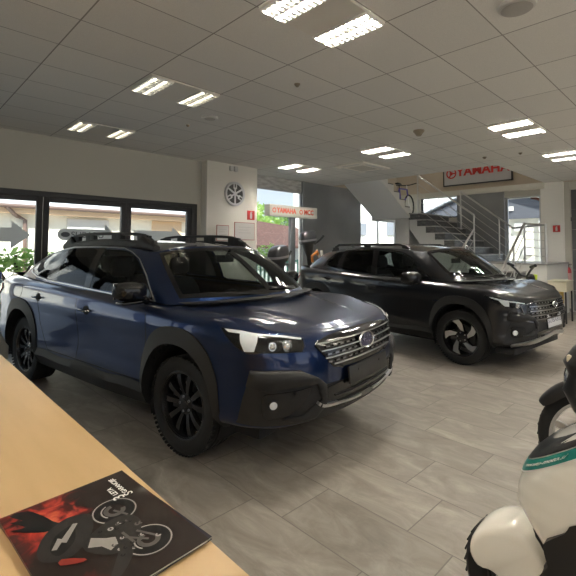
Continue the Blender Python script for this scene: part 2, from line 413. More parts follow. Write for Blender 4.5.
def wheel(car, name, R, w, rimr, style, mats, loc, side):
    M = Matrix.Rotation(-PI/2, 4, 'X'); out = w/2
    mb = MB()
    mb.lathe([(rimr, -out*.9), (rimr+.008, -out*.88), (rimr-.012, -out*.8), (rimr-.03, 0), (rimr-.022, out*.7), (rimr-.016, out*.86), (rimr+.006, out*.90), (rimr+.010, out*.94), (rimr+.002, out*.97), (rimr-.010, out*.94), (rimr-.016, out*.80)], 56, M)
    mb.lathe([(0, out*.70), (.030, out*.70), (.034, out*.66), (.075, out*.60), (.085, out*.45), (.085, out*.2), (0, out*.2)], 40, M)
    n = 10 if style == 'ten' else 5
    for k in range(n):
        if style == 'ten':
            a = 2*PI*(k//2)/5 + (.24 if k % 2 else -.24); wi, wo = .018, .030
            loops = []
            for t in (0, .3, .6, .85, 1):
                r = lerp(.055, rimr-.008, t); y = out*(.56+.22*math.sin(PI*min(1, t*.75))) ; ww = lerp(wi, wo, t); d = .030
                skew = (.05 if k % 2 else -.05)*t*.25
                loops.append([Vector((r_, y_, z_)) for r_, y_, z_ in ((skew-ww, y-d, r), (skew-ww*.75, y, r), (skew+ww*.75, y, r), (skew+ww, y-d, r))])
            T = Matrix.Rotation(a, 4, 'Y'); mb.loft([[T @ p for p in l] for l in loops])
        else:
            a = 2*PI*k/5; T = Matrix.Rotation(a, 4, 'Y')
            loops = []
            for t in (0, .35, .7, 1):
                r = lerp(.05, rimr-.008, t); y = out*(.58+.24*t); d = .035; sk = .075*t*t
                loops.append([Vector(p) for p in ((sk-lerp(.034, .050, t), y-d, r), (sk-lerp(.030, .046, t), y, r), (sk+lerp(.026, .052, t), y, r), (sk+lerp(.030, .056, t), y-d, r))])
            mb.loft([[T @ p for p in l] for l in loops])
    rim = mb.build(name, mats['rim'], car.root); rim.location = loc; rim.rotation_euler = (0, 0, 0 if side > 0 else PI)
    if style != 'ten':
        sb = MB()
        for k in range(5):
            a = 2*PI*k/5; T = Matrix.Rotation(a, 4, 'Y'); P = []
            r0, r1 = .085, rimr-.016; y = lambda r: out*(.58+.24*(r-.05)/(rimr-.058))+.0015
            q = [(-.030, r0-.01), (.012, r0), (.062, .160), (.125, r1-.032), (.095, r1-.008), (.030, r1+.004), (-.012, .17)]
            sb.add([T @ Vector((x, y(r)+.001, r)) for x, r in q]+[T @ Vector((x, y(r)-.004, r)) for x, r in q], [tuple(range(7))]+[(i, (i+1) % 7, 7+(i+1) % 7, 7+i) for i in range(7)])
        o = sb.build('spoke_inlay', mats['machined'], rim); o['label'] = 'bright machined spoke faces'
    t = tire_mesh(R, w, rimr).build('tire', mats['tire'], rim)
    hb = MB(); hb.lathe([(0, out*.72), (.022, out*.72), (.026, out*.69), (.026, out*.6)], 24, M); hb.build('center_cap', mats['gloss'], rim)
    nb = MB()
    for k in range(5):
        a = 2*PI*k/5+.3; nb.lathe([(0, .012), (.008, .012), (.009, 0)], 8, Matrix.Translation((.055*math.sin(a), out*.60, .055*math.cos(a))) @ M)
    nb.build('wheel_nuts', mats['steel'], rim)
    bd = MB(); bd.lathe([(.05, 0), (.15, 0), (.155, .01), (.15, .02), (.05, .02)], 40, Matrix.Translation((0, -.02, 0)) @ M)
    bd.box(.09, .17, -.05, .05, -.06, .06, bev=.01); bd.build('brake', mats['brake'], rim)
    return rim
def seat(car, x, y, w, m, name='seat'):
    mb = MB(); ax, ay = (1, 0, 0), (0, 1, 0)
    loops = [superloop((x+dx, y, z), ax, ay, rx, w/2*k, 20, 3) for z, rx, dx, k in ((.36, .22, 0, .8), (.42, .27, 0, 1), (.52, .28, 0, 1), (.57, .26, 0, .92))]
    mb.loft(loops)
    loops = []
    for t, th, k in ((0, .07, .85), (.15, .095, 1), (.5, .09, 1.), (.8, .075, .92), (.95, .06, .7), (1, .03, .5)):
        c = (x-.22-.17*t, y, .52+.62*t); loops.append(superloop(c, (1, 0, .28), ay, th, w/2*k, 20, 3))
    mb.loft(loops)
    hl = []
    for t, th, k in ((0, .03, .75), (.2, .05, 1), (.7, .05, 1), (1, .03, .75)):
        hl.append(superloop((x-.405-.03*t, y, 1.19+.19*t), (1, 0, .2), ay, th, .135*k, 20, 3))
    mb.loft(hl)
    for s in (-.06, .06): mb.tube([(x-.385, y+s, 1.10), (x-.40, y+s, 1.22)], .008, 8)
    return mb.build(name, m, car.root)
def car_mats():
    M = {}
    M['black'] = pmat('black_plastic', (.0085, .0085, .009), .58, bump=(900, .05))
    M['gloss'] = pmat('gloss_black', (.006, .006, .007), .12)
    M['rim'] = pmat('rim_black', (.008, .008, .009), .22)
    M['tire'] = pmat('tire_rubber', (.0065, .0065, .007), .8)
    M['steel'] = pmat('wheel_steel', (.5, .5, .5), .3, 1.)
    M['machined'] = pmat('machined_alloy', (.62, .62, .62), .28, 1.)
    M['brake'] = pmat('brake_iron', (.07, .07, .07), .5, .8)
    M['chrome'] = pmat('chrome', (.78, .79, .80), .12, 1.)
    M['satin'] = pmat('satin_silver', (.55, .56, .57), .32, 1.)
    M['darkchrome'] = pmat('dark_chrome', (.20, .20, .21), .2, 1.)
    M['inner'] = pmat('cabin_dark', (.012, .012, .013), .8)
    M['seat'] = pmat('seat_fabric', (.035, .035, .037), .85)
    M['trim'] = pmat('cabin_grey', (.22, .22, .21), .8)
    M['glass'] = glassmat('car_glass', (.62, .68, .66), 1.38)
    M['wsglass'] = glassmat('windscreen_glass', (.55, .60, .58), 1.36)
    M['tint'] = glassmat('privacy_glass', (.06, .065, .065), 1.42)
    M['lens'] = glassmat('lamp_lens', (.93, .95, .96), 1.45)
    M['lampbowl'] = pmat('lamp_reflector', (.72, .73, .75), .15, 1.)
    M['lampwhite'] = pmat('lamp_light_guide', (.80, .82, .84), .25)
    M['red'] = pmat('tail_red', (.30, .01, .012), .15, coat=.6)
    M['liner'] = pmat('wheel_liner', (.008, .008, .008), .9)
    M['plateblack'] = pmat('plate_holder_black', (.012, .012, .013), .35)
    M['seam'] = pmat('panel_gap', (.003, .003, .004), .8)
    return M
CM = car_mats()
def build_car(sp, ft, root, paint):
    c = Car(sp, root); WB, R = sp['wb'], sp['r']; ax, az = sp['arch']; c.hr = (ax+.045, az+.06)
    L, G = c.L, c.Gn
    # ---- window openings
    u = G.us; ws = [(u[1]-.0, .06), ]    # greenhouse knots: index 1 is the screen centre line
    vH = G.v1
    uA = G.locate(sp['base'][3])[0]
    wsp = ft['screen'](G, uA, vH)
    dlo = [G.poly(p) for p in ft['windows']]
    rear = [(G.u1-.50, vH*.12), (G.u1, vH*.12), (G.u1, vH*.93), (G.u1-.40, vH*.93)]
    holes_g = [offset_poly(wsp, -.02)]+[offset_poly(p, -.006) for p in dlo]+[rear]
    mb = MB(); c.patch(L, 330, 64, mb, arches=True); c.patch(G, 300, 40, mb, holes=holes_g)
    c.cap(c.redge, sp['roofz'], sp['top'][-1][0], mb)
    body = c.part(mb, 'body', paint, angle=50, doubles=.0004)
    mb = MB(); c.cap(c.edge, sp['hoodz'], sp['hood_end'], mb, crease=ft.get('crease', .50)); c.part(mb, 'hood', paint, angle=60)
    # gap round the hood and along its front edge
    mb = MB(); e = [p for p in c.edge if p[0] > sp['hood_end']][::3]
    for sg in (1, -1): mb.tube([(p[0]-.004, p[1]*sg, p[2]-.003) for p in e], .0035, 6)
    c.part(mb, 'hood_gap', CM['seam'])
    # ---- inside of the body shell
    mb = MB(); c.patch(L, 120, 24, mb, off=-.035, arches=True, vr=(L.v1*.25, L.v1)); c.patch(G, 300, 30, mb, off=-.022, holes=[offset_poly(wsp, -.01)]+[offset_poly(p, .0) for p in dlo]+[offset_poly(rear, .02)]); 
    c.part(mb, 'cabin_lining', CM['inner'])
    mb = MB(); c.cap(c.redge, [(x, z-.035) for x, z in sp['roofz']], sp['top'][-1][0], mb, off=-.02); c.part(mb, 'headliner', CM['trim'])
    mb = MB(); mb.box(-WB-.85, .62, -.74, .74, R-.14, R-.06, bev=.02); mb.box(-WB-.7, -.35, -.72, .72, R-.06, R-.02)
    c.part(mb, 'floor_pan', CM['inner'])
    for xc in (0, -WB):   # wheel housings
        mb = MB()
        for sg in (1, -1):
            vs = []; n = 24
            for k in range(n+1):
                a = -.35+(PI+.7)*k/n
                for y in (.93, .50): vs.append((xc+(ax+.035)*math.cos(a), sg*min(y, sp['track']-.02), R+(az+.045)*math.sin(a)))
            mb.add(vs, [(2*k, 2*k+1, 2*k+3, 2*k+2) for k in range(n)]+[tuple(range(1, 2*n+2, 2))])
        c.part(mb, 'wheel_housing', CM['liner'])
    # ---- glass
    mb = MB(); surf_panel(mb, G, wsp, off=.003, depth=.004, res=.05); c.part(mb, 'windscreen', CM['wsglass'])
    mb = MB(); surf_panel(mb, G, offset_poly(rear, .015), off=.003, depth=.004, res=.05); c.part(mb, 'rear_window', CM['tint'])
    for p, mname in zip(dlo, ft['wmats']):
        for sd in (-1, 1):
            mb = MB(); surf_panel(mb, G, p, off=.003, depth=.004, res=.05, sides=(sd,)); c.part(mb, 'side_window', CM[mname])
    # black edge band of the windscreen and window pillars
    def ring(mb, S, poly, w, off, depth=.006, closed=True):
        P = [np.array(q) for q in poly]; inn = offset_poly(poly, -w); n = len(P)
        for i in range(n if closed else n-1):
            j = (i+1) % n; a, b, cc, d = P[i], P[j], np.array(inn[j]), np.array(inn[i]); k = max(1, int(np.linalg.norm(b-a)/.04))
            for q in range(k):
                t0, t1 = q/k, (q+1)/k; quad = [a+(b-a)*t0, a+(b-a)*t1, d+(cc-d)*t1, d+(cc-d)*t0]
                A, _ = S.ev(quad, off)
                for sg in (1, -1): mb.add(list(A*np.array([1, sg, 1])), [(0, 1, 2, 3)])
    mb = MB(); ring(mb, G, [p for p in wsp if p[0] > u[1]+.001 or True], .035, .0045, closed=True); c.part(mb, 'windscreen_border', CM['gloss'], angle=60)
    return c, dict(wsp=wsp, dlo=dlo, ring=ring)
def add_wheels(c, style, rimr=.242, w=.225):
    sp = c.sp
    for xc in (0, -sp['wb']):
        for sd in (-1, 1):
            wheel(c, 'wheel', sp['r'], w, rimr, style, CM, (xc, sd*(sp['track']-w/2), sp['r']), sd)
def screen_poly(G, uA, vH):
    a = G.us[1]
    top = G.locate(G.P[-1][4])[0]
    return [(a, .035), (a+(uA-a)*.5, .035), (uA-.055, .05), (top-.03, vH*.95), (a, vH*.95)]
# ================================================================== ROOM
CZ = 3.16                     # ceiling height
GX0, GDX, GY0, GDY = 1.002, .7995, 1.1414, .5174    # suspended ceiling grid
M_wall = pmat('wall_plaster_white', (.56, .545, .48), .8, bump=(60, .03))
M_wall2 = pmat('pillar_paint', (.78, .755, .685), .75); M_wall3 = pmat('pillar_paint_grey', (.80, .79, .745), .75)
M_tan = pmat('upper_wall_beige', (.50, .43, .34), .8)
M_dark = pmat('anthracite_frame', (.035, .035, .037), .45)
M_panel = noisemat('dark_wall_panel', (.22, .225, .232), (.26, .265, .27), 1.5, .30)
M_pane = glassmat('window_glass', (.93, .96, .96), 1.35)
M_slab = pmat('slab_paint', (.60, .59, .56), .85)
M_alu = pmat('aluminium', (.55, .55, .55), .4, .8)
def ceiling_mat():
    m, t, b = nt('ceiling_tiles'); L = t.links
    co = t.nodes.new('ShaderNodeTexCoord'); sp = t.nodes.new('ShaderNodeSeparateXYZ'); L.new(co.outputs['Object'], sp.inputs[0])
    def line(out, o, d, w):
        a = t.nodes.new('ShaderNodeMath'); a.operation = 'SUBTRACT'; L.new(out, a.inputs[0]); a.inputs[1].default_value = o-50*d
        b2 = t.nodes.new('ShaderNodeMath'); b2.operation = 'DIVIDE'; L.new(a.outputs[0], b2.inputs[0]); b2.inputs[1].default_value = d
        f = t.nodes.new('ShaderNodeMath'); f.operation = 'PINGPONG'; L.new(b2.outputs[0], f.inputs[0]); f.inputs[1].default_value = .5
        c = t.nodes.new('ShaderNodeMath'); c.operation = 'LESS_THAN'; L.new(f.outputs[0], c.inputs[0]); c.inputs[1].default_value = w/d/2
        fl = t.nodes.new('ShaderNodeMath'); fl.operation = 'FLOOR'; L.new(b2.outputs[0], fl.inputs[0])
        return c, fl
    lx, fx = line(sp.outputs['X'], GX0, GDX, .011); ly, fy = line(sp.outputs['Y'], GY0, GDY, .009)
    mx = t.nodes.new('ShaderNodeMath'); mx.operation = 'MAXIMUM'; L.new(lx.outputs[0], mx.inputs[0]); L.new(ly.outputs[0], mx.inputs[1])
    cb = t.nodes.new('ShaderNodeCombineXYZ'); L.new(fx.outputs[0], cb.inputs[0]); L.new(fy.outputs[0], cb.inputs[1])
    wn = t.nodes.new('ShaderNodeTexWhiteNoise'); L.new(cb.outputs[0], wn.inputs['Vector'])
    r = t.nodes.new('ShaderNodeValToRGB'); r.color_ramp.elements[0].color = (.74, .72, .675, 1); r.color_ramp.elements[1].color = (.79, .77, .72, 1); L.new(wn.outputs['Value'], r.inputs['Fac'])
    ns = t.nodes.new('ShaderNodeTexNoise'); ns.inputs['Scale'].default_value = 260; L.new(co.outputs['Object'], ns.inputs['Vector'])
    r2 = t.nodes.new('ShaderNodeValToRGB'); r2.color_ramp.elements[0].position = .3; r2.color_ramp.elements[0].color = (.86, .86, .86, 1); r2.color_ramp.elements[1].position = .6; L.new(ns.outputs['Fac'], r2.inputs['Fac'])
    mm = t.nodes.new('ShaderNodeMix'); mm.data_type = 'RGBA'; mm.blend_type = 'MULTIPLY'; mm.inputs[0].default_value = 1; L.new(r.outputs['Color'], mm.inputs[6]); L.new(r2.outputs['Color'], mm.inputs[7])
    m2 = t.nodes.new('ShaderNodeMix'); m2.data_type = 'RGBA'; L.new(mx.outputs[0], m2.inputs[0]); L.new(mm.outputs[2], m2.inputs[6]); m2.inputs[7].default_value = (.30, .285, .26, 1)
    L.new(m2.outputs[2], b.inputs['Base Color']); b.inputs['Roughness'].default_value = .9
    return m
def floor_mat():
    m, t, b = nt('floor_tiles'); L = t.links; N = t.nodes.new
    co = N('ShaderNodeTexCoord'); sp = N('ShaderNodeSeparateXYZ'); L.new(co.outputs['Object'], sp.inputs[0])
    def mth(op, a, bb=None):
        n = N('ShaderNodeMath'); n.operation = op
        for i, q in enumerate((a, bb)):
            if q is None: continue
            if isinstance(q, (int, float)): n.inputs[i].default_value = q
            else: L.new(q, n.inputs[i])
        return n.outputs[0]
    rx = mth('DIVIDE', mth('SUBTRACT', sp.outputs['X'], 2.10-40*.4075), .4075); row = mth('FLOOR', rx)
    off = mth('MULTIPLY', mth('SINE', mth('MULTIPLY', row, PI/2)), -.3125)
    ry = mth('DIVIDE', mth('SUBTRACT', sp.outputs['Y'], 1.233-40*.8), .8); ry = mth('ADD', ry, off); colm = mth('FLOOR', ry)
    gx = mth('LESS_THAN', mth('PINGPONG', rx, .5), .0032/.4075); gy = mth('LESS_THAN', mth('PINGPONG', ry, .5), .0032/.8)
    g = mth('MAXIMUM', gx, gy)
    cb = N('ShaderNodeCombineXYZ'); L.new(row, cb.inputs[0]); L.new(colm, cb.inputs[1])
    wn = N('ShaderNodeTexWhiteNoise'); L.new(cb.outputs[0], wn.inputs['Vector'])
    # stone veins: stretched noise, shifted from tile to tile
    sc = N('ShaderNodeVectorMath'); sc.operation = 'SCALE'; L.new(wn.outputs['Color'], sc.inputs[0]); sc.inputs['Scale'].default_value = 17
    ad = N('ShaderNodeVectorMath'); L.new(co.outputs['Object'], ad.inputs[0]); L.new(sc.outputs[0], ad.inputs[1])
    mp = N('ShaderNodeMapping'); mp.inputs['Rotation'].default_value = (0, 0, .95); mp.inputs['Scale'].default_value = (4.6, 2.0, 1); L.new(ad.outputs[0], mp.inputs['Vector'])
    n1 = N('ShaderNodeTexNoise'); n1.inputs['Scale'].default_value = 1.3; n1.inputs['Detail'].default_value = 8; n1.inputs['Roughness'].default_value = .68; n1.inputs['Distortion'].default_value = .9; L.new(mp.outputs[0], n1.inputs['Vector'])
    r = N('ShaderNodeValToRGB'); e = r.color_ramp.elements
    e[0].position = .28; e[0].color = (.18, .160, .137, 1); e[1].position = .72; e[1].color = (.37, .337, .295, 1); x = e.new(.5); x.color = (.262, .235, .204, 1)
    L.new(n1.outputs['Fac'], r.inputs['Fac'])
    br = N('ShaderNodeMapRange'); br.inputs['To Min'].default_value = .90; br.inputs['To Max'].default_value = 1.10; L.new(wn.outputs['Value'], br.inputs['Value'])
    mm = N('ShaderNodeMix'); mm.data_type = 'RGBA'; mm.blend_type = 'MULTIPLY'; mm.inputs[0].default_value = 1; L.new(r.outputs['Color'], mm.inputs[6]); L.new(br.outputs[0], mm.inputs[7])
    m2 = N('ShaderNodeMix'); m2.data_type = 'RGBA'; L.new(g, m2.inputs[0]); L.new(mm.outputs[2], m2.inputs[6]); m2.inputs[7].default_value = (.15, .135, .12, 1)
    L.new(m2.outputs[2], b.inputs['Base Color']); b.inputs['Roughness'].default_value = .42; b.inputs['Specular IOR Level'].default_value = .4
    rr = N('ShaderNodeMapRange'); rr.inputs['To Min'].default_value = .34; rr.inputs['To Max'].default_value = .55; L.new(n1.outputs['Fac'], rr.inputs['Value']); L.new(rr.outputs[0], b.inputs['Roughness'])
    bp = N('ShaderNodeBump'); bp.inputs['Strength'].default_value = .15; bp.inputs['Distance'].default_value = .004; L.new(n1.outputs['Fac'], bp.inputs['Height']); L.new(bp.outputs['Normal'], b.inputs['Normal'])
    return m
RX0, RX1, RY0, RY1 = -4., 12., -5., 7.
M_ceil, M_floor = ceiling_mat(), floor_mat()
def S(mb, name, m, **k): return struct(mb.build(name, m, None, **k))
# floor, ceilings
mb = MB(); mb.box(RX0-.3, 13, RY0-.3, 7.5, -.12, 0); S(mb, 'floor', M_floor, smooth=False)
mb = MB(); mb.box(RX0-.3, 8.75, RY0-.3, 7.5, CZ, CZ+.32); S(mb, 'ceiling', M_ceil, smooth=False)
mb = MB(); mb.box(8.75, 12.6, RY0-.3, 3.1, CZ, CZ+.32); S(mb, 'ceiling_back', M_ceil, smooth=False)
mb = MB(); mb.box(8.0, 8.2, 2.4, 7.6, CZ+.33, 6.0); mb.box(8.2, 12.3, 2.4, 2.6, CZ+.33, 6.0); S(mb, 'upper_sun_block', M_tan, smooth=False)  # unseen walls added upstairs to keep sun out of the stairwell
mb = MB(); mb.box(8.0, 12.6, 2.4, 7.6, 6.0, 6.2); S(mb, 'ceiling_upper', M_slab, smooth=False)
# wall on the window side
mb = MB(); mb.box(RX0-.3, 4.37, 7.0, 7.3, 2.32, CZ); mb.box(4.37, 4.5, 7.0, 7.3, 0, CZ); S(mb, 'wall_left', M_wall, smooth=False)
mb = MB(); mb.box(4.45, 5.69, 6.80, 7.42, 0, CZ, bev=.008); S(mb, 'pillar_1', M_wall2)
mb = MB(); mb.box(7.66, 10.04, 7.32, 7.45, 0, CZ+.0); mb.box(7.60, 7.66, 7.30, 7.45, 0, CZ); S(mb, 'wall_panel', M_panel, smooth=False)
mb = MB(); mb.box(6.1, 8.75, 7.35, 7.6, CZ+.32, 6.0); mb.box(8.75, 12.4, 7.33, 7.6, CZ, 6.0); S(mb, 'wall_upper_left', M_tan, smooth=False)
# folding glass doors
def framed(name, x0, x1, z0, z1, y, t=.07, d=.07, m=M_dark, axis='x', pane=True, extra=()):
    mb = MB()
    def bx(a0, a1, c0, c1, e=0.):
        if axis == 'x': mb.box(a0, a1, y-d/2-e, y+d/2+e, c0, c1, bev=.006)
        else: mb.box(y-d/2-e, y+d/2+e, a0, a1, c0, c1, bev=.006)
    bx(x0, x0+t, z0, z1); bx(x1-t, x1, z0, z1); bx(x0+t, x1-t, z1-t, z1); bx(x0+t, x1-t, z0, z0+t)
    for a in extra: bx(*a)
    o = S(mb, name, m)
    if pane:
        g = MB()
        if axis == 'x': g.box(x0+t*.5, x1-t*.5, y-.006, y+.006, z0+t*.5, z1-t*.5)
        else: g.box(y-.006, y+.006, x0+t*.5, x1-t*.5, z0+t*.5, z1-t*.5)
        g.build('pane', M_pane, o, smooth=False)
    return o
wins = []
leaf = [(-3.3, -2.07), (-2.05, -.80), (-.78, .48), (.50, 1.745), (1.755, 3.005), (3.015, 4.25)]
for i, (a, b) in enumerate(leaf): wins.append(framed('window_%d' % (i+1), a, b, .03, 2.25, 7.06, t=.08, d=.07))
mb = MB(); mb.box(-3.4, 4.37, 7.0, 7.13, 2.245, 2.33, bev=.006); mb.box(4.25, 4.37, 7.0, 7.13, 0, 2.25, bev=.006); mb.box(-3.4, 4.37, 7.01, 7.12, 0, .03); S(mb, 'trim_1', M_dark)
M_frost = translucent(pmat('frosted_vinyl', (.70, .70, .69), .6), .5); M_vinyl = pmat('grey_vinyl_letters', (.12, .12, .13), .6)
def sticker(parent, name, poly, y=7.045, m=M_frost, label=None):
    g = MB(); g.prism(poly, 0, .002, Matrix.Translation((0, y, 0)) @ Matrix.Rotation(PI/2, 4, 'X')); o = g.build(name, m, parent, smooth=False)
    if label: o['label'] = label
def arrow(x0, x1, zc, h, hw=.20, hl=.24): return [(x0, zc-h), (x1-hl, zc-h), (x1-hl, zc-hw), (x1, zc), (x1-hl, zc+hw), (x1-hl, zc+h), (x0, zc+h)]
sticker(wins[3], 'arrow_decal', arrow(.66, 1.60, 1.67, .10), label='frosted arrow decal')
pill = [(2.05+.09*math.cos(PI/2+PI*k/10), 1.69+.09*math.sin(PI/2+PI*k/10)) for k in range(11)]
sticker(wins[4], 'arrow_decal', pill+[(2.66, 1.60), (2.66, 1.50), (2.84, 1.69), (2.66, 1.88), (2.66, 1.78)], label='frosted arrow decal with rounded tail')
o = textobj('decal_lettering', 'SUBARU', .135, M_vinyl, wins[4], .001, (2.40, 7.041, 1.685), (PI/2, 0, 0)); o['label'] = 'dark lettering on the frosted decal'
g = MB(); g.lathe([(.0, 0), (.05, 0), (.05, .002), (0, .002)], 24, Matrix.Translation((2.07, 7.040, 1.69)) @ Matrix.Rotation(PI/2, 4, 'X') @ Matrix.Diagonal((1.3, .8, 1, 1))); g.build('decal_emblem', M_vinyl, wins[4])
sticker(wins[5], 'arrow_decal', arrow(3.15, 4.12, 1.68, .11, .19, .25), label='frosted arrow decal')
# far glazing left of the dark panel, with its blind box
wf = framed('window_7', 5.69, 7.62, .03, 2.90, 7.40, t=.05, d=.06, m=M_alu)
mb = MB(); mb.box(5.69, 7.62, 7.36, 7.50, 2.89, CZ); S(mb, 'wall_far_lintel', noisemat('raw_lintel', (.40, .39, .37), (.58, .57, .55), 5, .85, stretch=(1, 1, 4)), smooth=False)
framed('window_8', 10.04, 12.0, .03, CZ, 7.40, t=.05, d=.06, m=M_alu, extra=((10.98, 11.03, .08, CZ-.05),))
mb = MB(); mb.box(10.04, 12.3, 7.36, 7.5, CZ, CZ+.33); S(mb, 'trim_2', M_wall, smooth=False)
# back wall (stairwell) X = 12
mb = MB()
mb.box(12, 12.25, 3.2, 7.45, 0, .88); mb.box(12, 12.25, 3.2, 4.06, 2.86, CZ+.02); mb.box(12, 12.25, 5.34, 7.45, .88, 2.40); mb.box(12, 12.25, 5.34, 7.45, 3.06, CZ+.02); mb.box(12, 12.25, 6.52, 7.45, 2.40, 3.06)
S(mb, 'wall_back', M_wall, smooth=False)
mb = MB(); mb.box(11.97, 12.2, 4.06, 5.34, .88, 3.02); S(mb, 'wall_back_panel', M_panel, smooth=False)
mb = MB(); mb.box(12, 12.25, 2.4, 7.45, CZ-.02, 6.0); S(mb, 'wall_upper_back', M_tan, smooth=False)
mb = MB(); mb.box(11.93, 12.28, 3.1, 7.35, 3.02, 3.17, bev=.01); S(mb, 'trim_3', M_wall)
framed('window_9', 3.21, 4.06, .88, 2.88, 12.12, t=.05, d=.06, m=M_alu, axis='y')
framed('window_10', 5.34, 6.52, 2.40, 3.06, 12.12, t=.04, d=.06, m=M_dark, axis='y')
mb = MB(); mb.box(11.9, 12.3, 3.2, 4.06, .84, .90, bev=.006); S(mb, 'trim_4', M_wall)
# right pillar, grey sectional door
mb = MB(); mb.box(11.97, 12.5, 2.70, 3.2, 0, CZ, bev=.01); S(mb, 'pillar_2', M_wall3)
mb = MB(); mb.box(12.02, 12.5, 2.575, 2.70, 0, CZ); mb.box(12.05, 12.3, -.4, 2.575, 2.95, CZ); mb.box(12.05, 12.3, RY0, -.4, 0, CZ); S(mb, 'wall_right', M_wall, smooth=False)
mb = MB()
for k in range(6): mb.box(12.12, 12.17, -.4, 2.575, .02+k*.49, .02+k*.49+.485, bev=.006)
mb.box(12.03, 12.13, -.4, 2.60, 2.18, 2.27, bev=.006)
S(mb, 'door_1', pmat('grey_door_panels', (.13, .13, .135), .5))
mb = MB(); mb.box(11.955, 11.97, 2.70, 3.2, 0, .08); mb.box(12.0, 12.02, 2.575, 2.70, 0, .08); S(mb, 'baseboard_right', pmat('grey_skirting', (.22, .21, .2), .5), smooth=False)
mb = MB(); mb.box(4.44, 5.70, 6.785, 6.80, 0, .08); S(mb, 'baseboard_left', pmat('grey_skirting_2', (.22, .21, .2), .5), smooth=False)
# walls behind the photographer: shop window front and plain walls
mb = MB(); mb.box(RX0-.25, RX0, RY0, 7.3, 0, CZ)
S(mb, 'wall_rear', M_wall, smooth=False)
mb = MB(); mb.box(RX0, 12.3, RY0-.25, RY0, 0, .4); mb.box(RX0, 12.3, RY0-.25, RY0, 2.6, CZ)
for a in (-4., -1.2, 1.8, 4.8, 7.8, 11.9): mb.box(a, a+.4, RY0-.25, RY0, .4, 2.6)
S(mb, 'wall_front', M_wall, smooth=False)
# ------------------------------------------------------------------ ceiling fittings
M_fix = pmat('fitting_white', (.62, .61, .58), .5); M_louv = pmat('louvre_aluminium', (.80, .79, .76), .3, .6)
def emat(name, c, s):
    m, t, b = nt(name); b.inputs['Base Color'].default_value = (.8, .8, .8, 1); b.inputs['Emission Color'].default_value = (*c, 1); b.inputs['Emission Strength'].default_value = s; return m
M_tube = emat('lamp_tube', (1., .93, .80), LAMP)
M_mid = pmat('fitting_middle_plate', (.72, .69, .62), .6)
M_tube_off = emat('lamp_tube_dim', (1., .92, .72), DIM)
def ceiling_light(M_tube):
    t = thing('ceiling_light', 'x', 'ceiling light')
    W, D = GDX, GDY    # one ceiling cell
    mb = MB(); mb.box(.01, W-.01, .01, D-.01, .005, .02); mb.build('middle_plate', M_mid, t, smooth=False)
    for x0, x1 in ((.02, .245), (W-.245, W-.02)):
        f = MB()
        f.box(x0, x1, .015, .022, -.012, .02); f.box(x0, x1, D-.022, D-.015, -.012, .02); f.box(x0, x0+.006, .02, D-.02, -.012, .02); f.box(x1-.006, x1, .02, D-.02, -.012, .02)
        n = 10
        for k in range(1, n): f.box(x0, x1, .02+(D-.04)*k/n-.008, .02+(D-.04)*k/n+.008, -.016, .006)
        f.box((x0+x1)/2-.009, (x0+x1)/2+.009, .02, D-.02, -.012, .008)
        lo = f.build('louvre', M_louv, t, smooth=False)
        for xx in (x0+.058, x1-.058):
            tb = MB(); tb.tube([(xx, .03, .012), (xx, D-.03, .012)], .013, 10); tb.build('lamp_tube', M_tube, lo)
    return t
def cellpos(i, j): return (GX0+GDX*i, GY0+GDY*j, CZ-.022)
LIGHTS = [(1, 1, 'lit louvred ceiling light nearest the camera, top centre'), (1, 5, 'louvred ceiling light with pale middle plate above the blue car roof'),
 (1, 9, 'small yellowish louvred ceiling light close to the window wall'), (6, 9, 'louvred ceiling light in front of the dark wall panel, beside the air conditioner'),
 (6, 5, 'lit louvred ceiling light over the dark grey car, centre right'), (6, 1, 'lit louvred ceiling light between the round ceiling speaker and stair opening'),
 (9, 1, 'farthest louvred ceiling light at right, above the white pillar')]
hid = [(-4, 1), (1, -3), (1, -7), (6, -3), (6, -7), (-4, -3), (-4, -7), (9, -3), (9, -7)]
L0 = ceiling_light(M_tube); L2 = ceiling_light(emat('lamp_tube_far', (1., .95, .85), LAMP*1.25)); L1 = ceiling_light(M_tube_off); first = {0: True, 1: True, 2: True}
for i, j, lab in LIGHTS+[(a, b, None) for a, b in hid]:
    q = 1 if (i < 4 and j > 4) else (2 if i >= 6 and j > 0 else 0); src = (L0, L1, L2)[q]; o = src if first[q] else copy_tree(src); first[q] = False
    o.location = cellpos(i, j); o['group'] = 'louvred ceiling lights'
    o['label'] = lab or 'louvred ceiling light over the unseen half of the showroom'
# air conditioning cassette
t = thing('air_conditioner', 'square beige ceiling air conditioner with slotted edges near the stairs', 'air conditioner', (7.05, 5.10, CZ-.002))
mb = MB(); mb.box(-.47, .47, -.36, .36, -.03, 0, bev=.012); mb.build('panel', pmat('cassette_beige', (.80, .76, .67), .5), t)
mb = MB()
for k in range(14): mb.box(-.25, .25, -.19+k*.028, -.178+k*.028, -.036, -.030)
mb.build('grille', pmat('cassette_grille', (.55, .52, .45), .6), t, smooth=False)
for a in range(4):
    mb = MB(); T = Matrix.Rotation(a*PI/2, 4, 'Z'); r = .40 if a % 2 == 0 else .30; l = .20 if a % 2 == 0 else .28
    mb.box(r-.03, r+.03, -l, l, -.038, -.028, T, bev=.004); mb.build('air_flap', M_fix, t)
def round_ceiling(name, lab, cat, loc, prof, m, mg=None, group=None):
    t = thing(name, lab, cat, loc, 0, group); mb = MB(); mb.lathe(prof, 32); mb.build('housing', m, t); 
    if mg: g = MB(); g.lathe(mg[0], 32); g.build(mg[1], mg[2], t)
    return t
M_spk = pmat('speaker_grille', (.42, .40, .37), .7)
sp = [(0, -.018), (.075, -.018), (.085, -.02), (.10, -.014), (.105, 0)]; spg = ([(0, -.024), (.045, -.023), (.07, -.019)], 'grille_cloth', M_spk)
